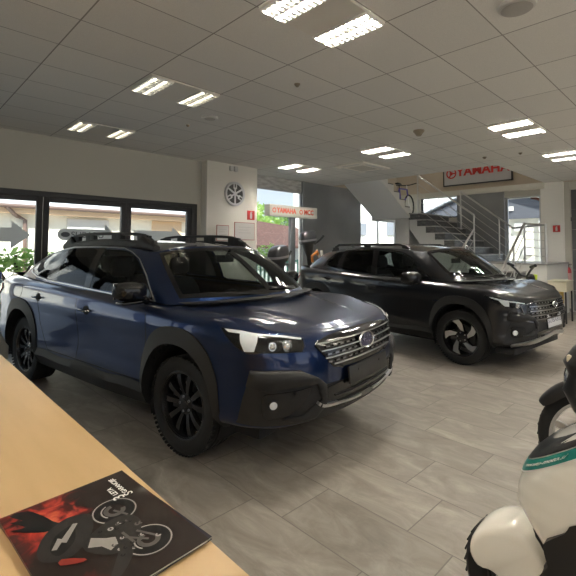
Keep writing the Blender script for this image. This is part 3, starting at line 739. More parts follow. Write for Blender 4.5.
round_ceiling('ceiling_speaker', 'round ceiling speaker cut off by the top edge, upper right', 'speaker', (3.05, .93, CZ), [(r*1.15, z) for r, z in sp], M_fix, ([(r*1.4, z*1.4) for r, z in spg[0]], 'grille_cloth', M_spk), 'round ceiling speakers')
round_ceiling('ceiling_speaker', 'small round ceiling speaker beyond the blue car, near the window wall', 'speaker', (2.985, 4.52, CZ), sp, M_fix, spg, 'round ceiling speakers')
M_sens = pmat('sensor_bronze', (.22, .18, .12), .4)
det = [(0, -.05), (.02, -.05), (.035, -.03), (.05, -.012), (.052, 0)]
for x, y, lab, k in ((2.98, 2.95, 'tiny dark ceiling sensor right of the louvred light above the blue car', .6), (2.96, 5.01, 'tiny dark ceiling sensor close to the white window wall', .5), (5.40, 2.94, 'bronze ceiling detector between two louvred lights at centre right', 1.5), (7.82, 2.97, 'small grey ceiling detector near the stair opening', .7), (7.9, 2.4, 'pale ceiling detector right beside the stair opening edge', .6)):
    round_ceiling('smoke_detector', lab, 'smoke detector', (x, y, CZ), [(r*k, z*k) for r, z in det], M_sens, None, 'ceiling detectors')
t = thing('ceiling_light', 'added unseen fill lamp on the upper floor over the stairwell', 'ceiling light', (10.3, 5.0, 5.93))  # added lamp, out of view, brightens the closed upper stairwell
mb = MB(); mb.box(-.6, .6, -.08, .08, .02, .07, bev=.005); mb.build('housing', M_fix, t); mb = MB(); mb.tube([(-.57, 0, 0), (.57, 0, 0)], .02, 10); mb.build('lamp_tube', emat('added_upstairs_tube', (1., .95, .85), UPL), t)
# ------------------------------------------------------------------ staircase
M_step = noisemat('dark_marble_steps', (.055, .054, .052), (.12, .118, .112), 9, .35, stretch=(1, 1, 3)); M_tread = noisemat('grey_marble_treads', (.30, .29, .275), (.42, .41, .39), 8, .35); M_str = pmat('stair_white', (.60, .595, .57), .75); M_soff = pmat('stair_soffit', (.87, .865, .85), .8)
st = thing('staircase', 'white staircase with dark marble steps rising behind the dark grey car', 'staircase', (10.1, 4.1, 0))
def loc(mb, name, m, parent=st, smooth=False, **k):
    o = mb.build(name, m, parent, smooth=smooth, **k); o.data.transform(Matrix.Translation((-10.1, -4.1, 0))); return o
SX0, SX1 = 10.12, 11.9; ZL1, ZL2 = 1.19, 2.43
mb = MB(); mb.box(SX0, SX1, 2.62, 4.10, 0, ZL1-.03); loc(mb, 'lower_landing', M_str)
mb = MB(); mb.box(SX0-.03, SX1, 2.60, 4.10, ZL1-.03, ZL1, bev=.006); loc(mb, 'landing_slab', M_tread)
n1 = 7; rise = (ZL2-ZL1)/n1; run = (5.80-4.10)/n1
for k in range(n1):
    z = ZL1+rise*(k+1); y = 4.10+run*k
    mb = MB(); mb.box(SX0-.01, SX1, y, y+run+.02, z-rise, z-.03); mb.box(SX0-.025, SX1, y-.02, y+run+.02, z-.03, z, bev=.006, mi=1); loc(mb, 'step', [M_step, M_tread])
mb = MB(); pl_ = [(4.10, ZL1-.03), (4.10, 0), (4.35, 0), (5.80, ZL2-.42), (5.80, ZL2-rise)]
for k in range(n1-1, 0, -1): pl_ += [(4.10+run*k, ZL1+rise*k), (4.10+run*k, ZL1+rise*(k-1)+0.0)] if k > 1 else [(4.10+run*k, ZL1+rise*k), (4.10+run*k, ZL1)]
mb.prism([(y, z) for y, z in pl_], SX0, SX0+.12, Matrix(((0, 0, 1, 0), (1, 0, 0, 0), (0, 1, 0, 0), (0, 0, 0, 1)))); loc(mb, 'stringer', M_str)
mb = MB(); mb.box(SX0, SX1, 5.80, 7.0, ZL2-.16, ZL2-.03); loc(mb, 'upper_landing', M_str)
mb = MB(); mb.box(SX0-.06, SX1, 5.76, 7.0, ZL2-.03, ZL2, bev=.006); loc(mb, 'landing_slab', M_step)
mb = MB(); mb.box(10.16, 10.72, 5.84, 6.25, 0, ZL2-.16, bev=.01); loc(mb, 'landing_pillar', M_str, smooth=True)
# upper flight towards the first floor
n2 = 6; run2 = .265; r2 = (CZ+.32-ZL2)/n2
for k in range(n2-1):
    z = ZL2+r2*(k+1); x = SX0-run2*k; zs = ZL2-.165+(SX0+.06-(x-run2-.02))*(CZ-.005-ZL2+.165)/(SX0+.06-8.75)+.015
    mb = MB(); mb.box(x-run2-.02, x, 5.86, 6.86, zs, z-.03); mb.box(x-run2-.02, x+.02, 5.80, 6.9, z-.035, z, bev=.005, mi=1); loc(mb, 'step', [M_tread, M_step])
for y0, y1 in ((5.78, 5.88), (6.80, 6.90)):
    p = [(SX0+.06, ZL2-.16), (8.75, CZ), (8.75, CZ+.32)]
    for k in range(n2-1, -1, -1):
        x = SX0-run2*k; z = ZL2+r2*(k+1); p += [(x-run2 if x-run2 > 8.76 else 8.76, z-.03), (x, z-.03)]
    p += [(SX0+.06, ZL2)]
    mb = MB(); mb.prism(p, 0, y1-y0, Matrix(((1, 0, 0, 0), (0, 0, -1, y1), (0, 1, 0, 0), (0, 0, 0, 1)))); loc(mb, 'stringer', M_str)
mb = MB(); mb.add([(SX0+.06, 5.78, ZL2-.165), (SX0+.06, 6.90, ZL2-.165), (8.75, 6.90, CZ-.005), (8.75, 5.78, CZ-.005), (SX0+.06, 5.88, ZL2-.10), (SX0+.06, 6.8, ZL2-.10), (8.75, 6.8, CZ+.10), (8.75, 5.88, CZ+.10)], [(0, 1, 2, 3), (4, 5, 6, 7), (0, 1, 5, 4), (2, 3, 7, 6), (0, 3, 7, 4), (1, 2, 6, 5)]); loc(mb, 'soffit', M_soff)
# lower flight
n0 = 6; run0 = .28; r0 = ZL1/(n0+1)
for k in range(n0):
    z = ZL1-r0*(k+1); x = SX0-run0*k
    mb = MB(); mb.box(x-run0-.02, x, 3.02, 4.08, max(0, z-r0*2), z-.03); mb.box(x-run0-.02, x+.01, 3.0, 4.10, z-.03, z, bev=.005, mi=1); loc(mb, 'step', [M_step, M_tread])
# railings
M_rail = pmat('brushed_steel', (.58, .57, .55), .32, 1.)
def railing(lab, a, b, h=1.0, rods=3, posts=(0., 1.), drop=None):
    """top tube from a to b (top points), posts of height h at fractions, thin parallel rods"""
    a, b = Vector(a), Vector(b); t = thing('stair_railing', lab, 'railing', (a.x, a.y, a.z-h), 0, 'stainless stair railings'); o = Vector((a.x, a.y, a.z-h))
    mb = MB(); mb.tube([a-o, b-o], .023, 12); mb.build('handrail', M_rail, t)
    for f in posts:
        p = a.lerp(b, f)-o; mb = MB(); mb.tube([p, p-Vector((0, 0, h))], .019, 10); mb.lathe([(0, 0), (.045, 0), (.045, .008), (.02, .012)], 16, Matrix.Translation(p-Vector((0, 0, h)))); mb.build('post', M_rail, t)
    for k in range(rods):
        d = Vector((0, 0, -h*(k+1)/(rods+1))); mb = MB(); mb.tube([a-o+d, b-o+d], .008, 8); mb.build('rod', M_rail, t)
    return t
railing('long steel stair railing on the near side, sloping down to the lower landing', (10.16, 5.58, 3.42), (10.16, 4.13, 2.30), 1.08, 4)
railing('steel stair railing on the far side against the dark panel', (11.55, 5.05, 3.08), (11.55, 3.72, 2.03), 1.05, 4, (0., .75))
railing('short sloping steel railing on the window side of the lowest steps', (10.16, 4.13, 1.96), (8.75, 4.13, .98), .95, 3, (.35, 1.))
railing('sloping steel railing descending from the landing by the right window', (10.16, 3.04, 2.06), (8.6, 3.04, .97), .95, 3, (.45, 1.))
railing('level steel landing railing beside the right pillar', (10.16, 3.04, 2.05), (10.16, 2.64, 2.02), .85, 4)
railing('level steel railing at the far landing edge under the right window', (11.5, 3.70, 2.02), (10.3, 2.66, 2.03), .84, 0, (1.,))
# ================================================================== OUTSIDE
mb = MB(); mb.box(-40, 60, 7.6, 60, -.3, -.08); mb.box(12.7, 60, -40, 7.6, -.3, -.08); mb.box(-40, -4.4, -40, 7.6, -.3, -.08); mb.box(-4.4, 12.7, -40, -5.4, -.3, -.08)
S(mb, 'ground_outside', noisemat('asphalt', (.26, .26, .26), (.36, .355, .35), 3, .9), smooth=False)
M_cream = pmat('facade_cream', (.80, .77, .66), .85); M_fwhite = pmat('facade_white', (.82, .82, .80), .85); M_eave = pmat('eave_wood', (.82, .58, .38), .7); M_roofp = pmat('pale_roof_sheet', (.55, .58, .64), .5)
M_owin = pmat('far_window_glass', (.10, .12, .14), .15); M_ofr = pmat('far_window_frame', (.55, .54, .52), .6); M_gut = pmat('brown_gutter', (.13, .085, .07), .5)
b = thing('building', 'cream annex with orange eave strip seen through the folding glass doors', 'building', (4, 15.2, -.08))
def lo(mb, name, m, o, **k): ob = mb.build(name, m, o, **k); ob.data.transform(Matrix.Translation(-o.location)); return ob
mb = MB(); mb.box(-6, 9.9, 15.2, 20, -.08, 2.5); lo(mb, 'wall', M_cream, b, smooth=False)
mb = MB(); mb.box(-6.3, 10.1, 14.85, 15.2, 2.50, 2.74); lo(mb, 'eave_board', M_eave, b, smooth=False)
mb = MB(); mb.add([(-6.4, 14.75, 2.74), (10.2, 14.75, 2.74), (10.2, 20.2, 3.5), (-6.4, 20.2, 3.5), (-6.4, 14.75, 2.80), (10.2, 14.75, 2.80), (10.2, 20.2, 3.56), (-6.4, 20.2, 3.56)], [(0, 1, 2, 3), (4, 5, 6, 7), (0, 1, 5, 4), (2, 3, 7, 6), (0, 3, 7, 4), (1, 2, 6, 5)]); lo(mb, 'roof', M_roofp, b, smooth=False)
mb = MB(); mb.tube([(-6.2, 14.72, 2.70), (10.1, 14.72, 2.70)], .06, 8); lo(mb, 'gutter', M_gut, b)
mb = MB(); mb.tube([(2.7, 14.72, 2.66), (2.95, 14.9, 2.45), (3.05, 15.1, 2.42), (3.28, 15.12, 2.3), (3.32, 15.12, 0)], .06, 8); lo(mb, 'downpipe', M_gut, b)
mb = MB(); mb.box(4.5, 5.85, 15.12, 15.22, 1.2, 2.42); f = lo(mb, 'window', M_ofr, b, smooth=False); mb = MB(); mb.box(4.66, 5.70, 15.10, 15.13, 2.06, 2.28); lo(mb, 'pane', M_owin, f, smooth=False)
mb = MB(); mb.box(7.5, 8.75, 15.15, 15.22, 0, 2.48); lo(mb, 'door', pmat('orange_gate', (.62, .45, .28), .7), b, smooth=False)
b = thing('building', 'white upper storey house with grey windows behind the cream annex', 'building', (4, 22, -.08))
mb = MB(); mb.box(-8, 13.4, 22, 30, -.08, 7.5); lo(mb, 'wall', M_fwhite, b, smooth=False)
for x in (-3.5, .2, 3.6, 6.6, 9.4, 12.): mb = MB(); mb.box(x, x+1.6, 21.9, 22.02, 2.9, 4.6); f = lo(mb, 'window', M_ofr, b, smooth=False); mb = MB(); mb.box(x+.1, x+1.5, 21.87, 21.92, 3.0, 4.5); lo(mb, 'pane', pmat('pale_far_pane', (.30, .36, .42), .2), f, smooth=False)
mb = MB(); mb.box(-8.4, 13.8, 21.4, 30.4, 7.5, 7.8); lo(mb, 'roof', M_roofp, b, smooth=False)
# tiled roof house by the far glazing
b = thing('house', 'low house with red-brown tiled roof outside, left of the sign post', 'house', (11.5, 12.5, -.08))
M_tile = noisemat('brown_roof_tiles', (.035, .016, .013), (.115, .055, .045), 6, .85, stretch=(1.0, 6, 6))
mb = MB(); mb.box(10.9, 15.2, 13.2, 15.1, -.08, 1.55); lo(mb, 'wall', M_fwhite, b, smooth=False)
mb = MB(); P = [(10.5, 12.6, 1.45), (15.25, 12.6, 1.45), (15.25, 15.2, 2.40), (11.0, 15.2, 2.75)]
mb.add(P+[(x, y, z+.12) for x, y, z in P], [(0, 1, 2, 3), (4, 5, 6, 7), (0, 1, 5, 4), (2, 3, 7, 6), (0, 3, 7, 4), (1, 2, 6, 5)]); lo(mb, 'roof', M_tile, b, smooth=False)
b = thing('building', 'big plain white building seen under the stair slope', 'building', (20, 13, -.08))
mb = MB(); mb.box(15.5, 30, 13, 15.6, -.08, 5.6); lo(mb, 'wall', pmat('bright_white_facade', (.88, .89, .88), .8), b, smooth=False)
for x0, x1, z0, z1 in ((17.2, 18.2, 2.15, 2.75), (20.2, 21.6, 2.2, 2.9), (24, 25.2, 2.15, 2.9)): mb = MB(); mb.box(x0, x1, 12.9, 13.02, z0, z1); lo(mb, 'window', pmat('slate_window', (.20, .22, .26), .4), b, smooth=False)
# gabled house behind the right window
b = thing('house', 'cream gabled house with red brick chimney behind the right stair window', 'house', (21, 6, -.08))
mb = MB(); mb.box(20.2, 28, 4.0, 11, -.08, 2.85); lo(mb, 'wall', M_cream, b, smooth=False)
M_gab = pmat('slate_grey_gable', (.085, .09, .11), .7)
mb = MB(); mb.prism([(3.2, 2.80), (11.4, 2.80), (7.6, 4.25)], 20.0, 27.8, Matrix(((0, 0, 1, 0), (1, 0, 0, 0), (0, 1, 0, 0), (0, 0, 0, 1)))); lo(mb, 'gable', M_gab, b, smooth=False)
mb = MB(); mb.add([(19.8, 2.9, 2.78), (28, 2.9, 2.78), (28, 7.6, 4.42), (19.8, 7.6, 4.42), (19.8, 2.9, 2.90), (28, 2.9, 2.90), (28, 7.6, 4.54), (19.8, 7.6, 4.54), (19.8, 11.8, 2.78), (28, 11.8, 2.78), (28, 11.8, 2.90), (19.8, 11.8, 2.90)], [(0, 1, 2, 3), (4, 5, 6, 7), (0, 1, 5, 4), (0, 3, 7, 4), (1, 2, 6, 5), (3, 2, 9, 8), (7, 6, 10, 11), (8, 9, 10, 11), (3, 8, 11, 7), (2, 9, 10, 6)]); lo(mb, 'roof', M_roofp, b, smooth=False)
mb = MB(); mb.box(21, 21.7, 5.5, 6.0, 3.0, 4.0); mb.box(20.95, 21.75, 5.45, 6.05, 3.92, 4.02); lo(mb, 'chimney', noisemat('brick_red', (.42, .14, .09), (.55, .2, .13), 12, .8), b, smooth=False)
for y0, y1, z0, z1 in ((5.92, 6.42, 2.25, 2.62), (6.4, 6.62, 3.15, 3.35), (5.75, 6.1, 1.2, 1.6)): mb = MB(); mb.box(20.1, 20.24 if z0 < 3 else 20.05, y0, y1, z0, z1) if z0 < 3 else mb.box(19.95, 20.02, y0, y1, z0, z1); f = lo(mb, 'window', M_ofr, b, smooth=False); mb = MB(); x = 20.08 if z0 < 3 else 19.93; mb.box(x, x+.03, y0+.05, y1-.05, z0+.05, z1-.05); lo(mb, 'pane', pmat('blue_pane', (.35, .45, .52), .2), f, smooth=False)
mb = MB(); mb.tube([(20.1, 5.42, 2.8), (20.1, 5.42, 0)], .05, 8); lo(mb, 'downpipe', M_ofr, b)
# greenery
def leafcloud(mb, c, r, n, s):
    for k in range(n):
        d = Vector((random.gauss(0, 1), random.gauss(0, 1), random.gauss(0, 1))).normalized()*(random.random()**.4)
        p = Vector(c)+Vector((d.x*r[0], d.y*r[1], d.z*r[2])); a = Vector((random.gauss(0, 1), random.gauss(0, 1), random.gauss(0, .6))).normalized(); bb = a.cross(Vector((random.random(), random.random(), 1))).normalized()
        q = s*random.uniform(.6, 1.3); mb.add([p-a*q, p+bb*q*.45, p+a*q, p-bb*q*.45], [(0, 1, 2, 3)])
M_leaf = noisemat('bright_leaves', (.30, .48, .10), (.52, .68, .26), 3, .6); M_leaf2 = noisemat('dark_leaves', (.07, .16, .05), (.18, .30, .10), 2, .6); [translucent(q, .45) for q in (M_leaf, M_leaf2)]; M_bark = pmat('bark', (.10, .07, .05), .9)
def tree(name, lab, cat, loc, h, r, n, s, m, group=None):
    t = thing(name, lab, cat, loc, 0, group); mb = MB(); mb.tube([(0, 0, 0), (.03, .02, h*.4), (0, 0, h*.8)], [.09*r[0], .07*r[0], .03*r[0]], 8)
    for k in range(5): a = k*1.3; mb.tube([(0, 0, h*.45), (r[0]*.5*math.cos(a), r[1]*.5*math.sin(a), h*.7)], .025*r[0], 6)
    mb.build('stem', M_bark, t); mb = MB(); leafcloud(mb, (0, 0, h*.75), r, n, s); mb.build('foliage', m, t, smooth=False); return t
tree('shrub', 'light green leafy shrub outside the leftmost glass door, behind the blue car', 'shrub', (1.66, 8.2, -.08), 1.80, (.78, .35, .20), 420, .07, M_leaf)
tree('tree', 'light green tree behind the tiled roof, left of the sign post', 'tree', (15.0, 17.9, -.08), 3.9, (2.0, 1.4, 1.1), 1500, .14, M_leaf, 'trees outside the far glazing')
tree('tree', 'dark green tree rising behind the hanging sign board', 'tree', (19.4, 19.0, -.08), 3.9, (1.5, 1.3, 1.2), 1300, .14, M_leaf2, 'trees outside the far glazing')
tree('bush', 'bright green bush at the foot of the far glazing', 'bush', (9.3, 10.5, -.08), 1.6, (.55, .5, .5), 600, .08, M_leaf)
t = thing('fence', 'teal green bar fence outside, seen through the blue car windscreen', 'fence', (7.8, 9.5, -.08))
M_teal = pmat('teal_fence', (.10, .36, .28), .5); mb = MB()
mb.tube([(-1.6, 0, 1.15), (2.4, 0, 1.15)], .03, 8); mb.tube([(-1.6, 0, .2), (2.4, 0, .2)], .03, 8); mb.build('rail', M_teal, t)
for k in range(26): mb = MB(); mb.box(-1.58+k*.155, -1.53+k*.155, -.015, .015, .1, 1.2); mb.build('bar', M_teal, t, smooth=False)
# ------------------------------------------------------------------ daylight
w = bpy.data.worlds.new('sky'); scene.world = w; w.use_nodes = True; T = w.node_tree; T.nodes.clear()
o = T.nodes.new('ShaderNodeOutputWorld'); bg = T.nodes.new('ShaderNodeBackground'); bg.inputs['Strength'].default_value = SKY
co = T.nodes.new('ShaderNodeTexCoord'); sx = T.nodes.new('ShaderNodeSeparateXYZ'); T.links.new(co.outputs['Generated'], sx.inputs[0])
r = T.nodes.new('ShaderNodeValToRGB'); e = r.color_ramp.elements; e[0].position = 0; e[0].color = (.80, .86, .92, 1); e[1].position = .6; e[1].color = (.50, .68, .95, 1)
T.links.new(sx.outputs['Z'], r.inputs['Fac']); T.links.new(r.outputs['Color'], bg.inputs['Color']); T.links.new(bg.outputs[0], o.inputs['Surface'])
sl = bpy.data.lights.new('sun', 'SUN'); sl.energy = SUN; sl.angle = .05; sl.color = (1, .95, .86); so = bpy.data.objects.new('sun', sl); COL.objects.link(so)
so.rotation_euler = Vector((.42, .72, -.85)).to_track_quat('-Z', 'Y').to_euler()
# ================================================================== COUNTER AND MAGAZINES
M_birch = noisemat('birch_veneer', (.58, .385, .185), (.66, .45, .235), 2.2, .38, detail=6, stretch=(7, .8, 7), lo=.3, hi=.7)
M_birch2 = pmat('birch_edge', (.50, .33, .16), .5)
t = thing('counter', 'pale birch reception counter in the lower left foreground', 'counter', (-.4, 1.3, 0))
def lo2(mb, name, m, o, **k): ob = mb.build(name, m, o, **k); ob.data.transform(Matrix.Translation(-o.location)); return ob
mb = MB(); mb.box(-1.25, .402, .12, 2.60, 1.012, 1.05, bev=.004); lo2(mb, 'worktop', M_birch, t)
mb = MB(); mb.box(.30, .325, .20, 2.52, 0, 1.012); lo2(mb, 'front_panel', M_birch2, t, smooth=False)
for y in (.20, 2.50): mb = MB(); mb.box(-1.15, .30, y, y+.025, 0, 1.012); lo2(mb, 'side_panel', M_birch2, t, smooth=False)
mb = MB(); mb.box(-1.15, .30, .225, 2.50, .45, .47); lo2(mb, 'shelf', M_birch2, t, smooth=False)
def mag_mat():
    m, tr, b = nt('magazine_cover'); L = tr.links; N = tr.nodes.new
    co = N('ShaderNodeTexCoord')
    def dist(c, s):
        mp = N('ShaderNodeMapping'); mp.inputs['Location'].default_value = (-c[0]*s[0], -c[1]*s[1], 0); mp.inputs['Scale'].default_value = (s[0], s[1], 0); L.new(co.outputs['Object'], mp.inputs['Vector'])
        ln = N('ShaderNodeVectorMath'); ln.operation = 'LENGTH'; L.new(mp.outputs[0], ln.inputs[0]); return ln.outputs['Value']
    n = N('ShaderNodeTexNoise'); n.inputs['Scale'].default_value = 22; n.inputs['Detail'].default_value = 7; n.inputs['Distortion'].default_value = 1.6; L.new(co.outputs['Object'], n.inputs['Vector'])
    def m2(op, a, c):
        q = N('ShaderNodeMath'); q.operation = op
        for i, v_ in enumerate((a, c)):
            if isinstance(v_, (int, float)): q.inputs[i].default_value = v_
            else: L.new(v_, q.inputs[i])
        return q.outputs[0]
    f = m2('ADD', m2('SUBTRACT', 1.0, dist((.235, .165), (9.5, 13.5))), m2('MULTIPLY', m2('SUBTRACT', n.outputs['Fac'], .5), 1.9))
    g = m2('ADD', m2('SUBTRACT', .75, dist((.02, .21), (11, 10))), m2('MULTIPLY', m2('SUBTRACT', n.outputs['Fac'], .5), 1.2))
    r3 = m2('ADD', m2('SUBTRACT', .40, dist((.16, -.01), (2.2, 26))), m2('MULTIPLY', m2('SUBTRACT', n.outputs['Fac'], .5), .8))
    f = m2('MAXIMUM', m2('MAXIMUM', f, g), m2('MULTIPLY', r3, .5))
    r = N('ShaderNodeValToRGB'); e = r.color_ramp.elements; e[0].position = 0; e[0].color = (.020, .011, .008, 1); e[1].position = 1; e[1].color = (.75, .16, .07, 1)
    x = e.new(.30); x.color = (.10, .012, .010, 1); x = e.new(.60); x.color = (.42, .035, .022, 1); L.new(f, r.inputs['Fac'])
    L.new(r.outputs['Color'], b.inputs['Base Color']); b.inputs['Roughness'].default_value = .30; b.inputs['Coat Weight'].default_value = .3
    return m
M_cover = mag_mat(); M_paper = pmat('magazine_paper', (.70, .66, .58), .7); M_navy = pmat('second_cover_navy', (.02, .018, .035), .3)
ang = math.atan2(.99872, -.05061)
def mag(lab, x, y, z, rz, h, m):
    t = thing('magazine', lab, 'magazine', (x, y, z), rz, 'magazines on the counter'); mb = MB(); mb.box(.001, .295, .002, .212, .0005, h-.0006); mb.build('pages', M_paper, t, smooth=False)
    mb = MB(); n = 16; vs = []
    for k in range(n+1):
        w_ = .297*k/n
        for j in range(9):
            u_ = .214*j/8; lift = .0016*math.exp(-u_/.018)*(.4+.6*math.sin(PI*k/n)**2); vs.append((w_, u_, h+lift))
    mb.add(vs, [(k*9+j, (k+1)*9+j, (k+1)*9+j+1, k*9+j+1) for k in range(n) for j in range(8)]); mb.add([(x_, y_, z_-.0006) for x_, y_, z_ in vs], [(k*9+j, (k+1)*9+j, (k+1)*9+j+1, k*9+j+1) for k in range(n) for j in range(8)])
    co = mb.build('cover', m, t); mb = MB(); mb.box(0, .297, 0, .214, 0, .0006); mb.build('back_cover', m, t, smooth=False); mb = MB(); mb.box(-.001, .297, .213, .2148, 0, h); mb.build('spine', m, t, smooth=False); return t, co
mag('dark edged magazine lying underneath the motorcycle magazine', .404, .588, 1.0502, ang+.035, .004, M_navy)
mt, mc = mag('magazine with red flames and a dark motorcycle, on top of its pile', .394, .581, 1.0547, ang, .004, M_cover)
Mk1 = pmat('print_dark_grey', (.030, .027, .025), .3); Mk2 = pmat('print_mid_grey', (.11, .10, .095), .3); Mk3 = pmat('print_light_grey', (.33, .31, .29), .3); Mkb = pmat('print_black', (.008, .007, .007), .3); Mkr = pmat('print_red', (.50, .05, .03), .3)
zz = [.0046]
def ink(name, poly, m):
    zz[0] += .00006; mb = MB(); mb.add([(x, y, zz[0]) for x, y in poly], [tuple(range(len(poly)))]); return mb.build(name, m, mc, smooth=False)
def inkring(name, c, r0, r1, m, a0=0, a1=2*PI, sx=1., n=36):
    zz[0] += .00006; mb = MB(); vs = []
    for k in range(n+1):
        a = a0+(a1-a0)*k/n; vs += [(c[0]+sx*r0*math.cos(a), c[1]+r0*math.sin(a), zz[0]), (c[0]+sx*r1*math.cos(a), c[1]+r1*math.sin(a), zz[0])]
    mb.add(vs, [(2*k, 2*k+1, 2*k+3, 2*k+2) for k in range(n)]); return mb.build(name, m, mc, smooth=False)
wing = smooth_poly([(.175, .108), (.20, .125), (.215, .150), (.25, .160), (.285, .175), (.29, .200), (.262, .188), (.27, .205), (.24, .190), (.245, .21), (.21, .18), (.20, .165), (.18, .15), (.165, .125)], 3)
ink('printed_wing', wing, Mkb)
for c in ((.178, .070), (.068, .066)):
    inkring('printed_tyre', c, .018, .037, Mkb); inkring('printed_rim', c, .0335, .036, Mk3); inkring('printed_rim', c, .020, .0225, Mk3, .3, 2.2); inkring('printed_disc', c, .010, .018, Mk2, 0, 4.6)
ink('printed_fairing', smooth_poly([(.20, .105), (.215, .135), (.198, .172), (.165, .195), (.135, .198), (.115, .172), (.125, .145), (.150, .120), (.175, .108)], 3), Mk1)
ink('printed_tank', smooth_poly([(.19, .135), (.18, .165), (.15, .182), (.13, .175), (.145, .15), (.17, .138)], 3), Mkb)
ink('printed_mark', [(.188, .128), (.192, .134), (.166, .160), (.172, .164), (.150, .180), (.146, .174), (.158, .163), (.152, .158)], Mk3)
ink('printed_engine', smooth_poly([(.150, .06), (.155, .10), (.125, .145), (.085, .13), (.07, .10), (.09, .07), (.12, .052)], 3), Mk1)
ink('printed_belly', [(.135, .128), (.118, .112), (.110, .100), (.092, .104), (.086, .118), (.104, .124), (.116, .140)], Mk3)
ink('printed_flare', smooth_poly([(.120, .176), (.098, .152), (.092, .156), (.108, .182)], 2), pmat('print_dull_red', (.26, .03, .02), .3)); ink('printed_tail', smooth_poly([(.085, .10), (.05, .13), (.02, .15), (.03, .125), (.06, .095)], 3), Mk1)
for a, b2 in (((.150, .06), (.178, .072)), ((.098, .09), (.068, .066)), ((.10, .07), (.06, .05)), ((.112, .088), (.075, .085))):
    d = Vector((b2[0]-a[0], b2[1]-a[1])).normalized()*.0022; ink('printed_fork', [(a[0]-d.y, a[1]+d.x), (a[0]+d.y, a[1]-d.x), (b2[0]+d.y, b2[1]-d.x), (b2[0]-d.y, b2[1]+d.x)], Mk2)
random.seed(3)
for k in range(22): x, y = random.uniform(.06, .14), random.uniform(.05, .12); r = random.uniform(.002, .005); inkring('printed_engine_detail', (x, y), r*.4, r, random.choice((Mk2, Mk2, Mk3, Mkb)), 0, random.uniform(2, 6), n=10)
M_ink = pmat('print_white', (.85, .84, .80), .4)
for s_, p, z_ in (('3', (.207, .048), .028), ('LETA', (.233, .0485), .0135), ('S', (.207, .030), .022), ('GARANCIJE', (.2445, .0325), .0125)):
    o = textobj('cover_lettering', s_, z_, M_ink, mc, .0001, (p[0], p[1], .0065), (0, 0, 0), 'CENTER', 0, .0003, .98)
# ================================================================== SIGNS AND WALL PIECES
M_blk = pmat('sign_black', (.012, .012, .013), .35); M_slv = pmat('sign_silver', (.62, .62, .63), .3, .85); M_redp = pmat('sign_red', (.55, .035, .03), .45); M_wht = pmat('sign_white', (.75, .74, .71), .5)
t = thing('wall_emblem', 'round black and silver emblem with three crossed tuning forks on the pillar', 'emblem', (5.09, 6.80, 2.57))
R0 = .245; Tm = Matrix.Rotation(PI/2, 4, 'X')
mb = MB(); mb.lathe([(0, 0), (0, .03), (R0*.80, .03), (R0*.80, 0)], 48, Tm); mb.build('disc', M_blk, t)
mb = MB(); mb.lathe([(R0*.80, 0), (R0*.80, .036), (R0*.84, .045), (R0*.96, .045), (R0, .035), (R0, 0)], 56, Tm); mb.build('ring', M_slv, t)
for k in range(3):
    mb = MB(); T = Tm @ Matrix.Rotation(k*2*PI/3+.0, 4, 'Z')
    mb.prism([(-.014, -.012), (.014, -.012), (.014, .085), (.040, .105), (.040, R0*.80), (.020, R0*.80), (.020, .125), (-.020, .125), (-.020, R0*.80), (-.040, R0*.80), (-.040, .105), (-.014, .085)], .03, .040, T); mb.prism([(-.016, -R0*.80), (.016, -R0*.80), (.016, .0), (-.016, .0)], .03, .040, T); mb.build('tuning_fork', M_slv, t, smooth=False)
def flat_sign(name, lab, cat, loc, w, h, axis, mf, mb_, icon=True, group=None, depth=.012, bord=.0):
    t = thing(name, lab, cat, loc, 0, group); T = Matrix.Identity(4) if axis == 'y' else Matrix.Rotation(-PI/2, 4, 'Z')
    mb = MB(); mb.box(-w/2, w/2, -depth, 0, -h/2, h/2, T, bev=.002); o = mb.build('plate', mf, t)
    if bord: m = MB(); m.box(-w/2+bord, w/2-bord, -depth-.002, -depth+.001, -h/2+bord, h/2-bord, T); m.build('sheet', mb_, t, smooth=False)
    return t, T
def ext_icon(t, T, s, d=.0135):
    mb = MB(); P = [(-.14, -.36), (.14, -.36), (.14, .16), (.05, .26), (.05, .34), (.17, .30), (.17, .38), (-.08, .38), (-.08, .26), (-.14, .16)]
    mb.prism([(x*s, y*s) for x, y in P], 0, .002, T @ Matrix.Translation((0, -d+.001, 0)) @ Matrix.Rotation(PI/2, 4, 'X')); mb.build('extinguisher_symbol', M_wht, t, smooth=False)
t, T = flat_sign('fire_sign', 'red fire extinguisher sign at the right edge of the emblem pillar', 'sign', (5.52, 6.80, 2.165), .19, .19, 'y', M_redp, M_redp, group='fire extinguisher signs'); ext_icon(t, T, .19)
t, T = flat_sign('fire_sign', 'red fire extinguisher sign on the far right pillar above the extinguisher', 'sign', (11.97, 2.86, 2.0), .155, .165, 'x', M_redp, M_redp, group='fire extinguisher signs'); ext_icon(t, T, .155)
M_pap = pmat('notice_paper', (.60, .585, .56), .7); M_rfr = pmat('notice_frame_red', (.40, .13, .11), .5)
def notice(lab, x, z, w, h):
    t, T = flat_sign('wall_notice', lab, 'notice', (x, 6.80, z), w, h, 'y', M_rfr, M_pap, False, 'red framed notices on the pillar', .012, .012)
    for k in range(3): mb = MB(); mb.box(-w*.3, w*(.30-.12*(k % 2)), -.0155, -.0145, h*(.22-.16*k), h*(.24-.16*k)); mb.build('printed_line', pmat('notice_print', (.42, .41, .40), .7), t, smooth=False)
notice('smaller red framed notice under the round emblem, left one', 4.82, 1.78, .29, .31); notice('wider red framed notice under the fire sign, right one', 5.36, 1.83, .52, .36)
t = thing('wall_sensor', 'little double white box high on the emblem pillar under the ceiling', 'sensor', (5.05, 6.80, 3.07))
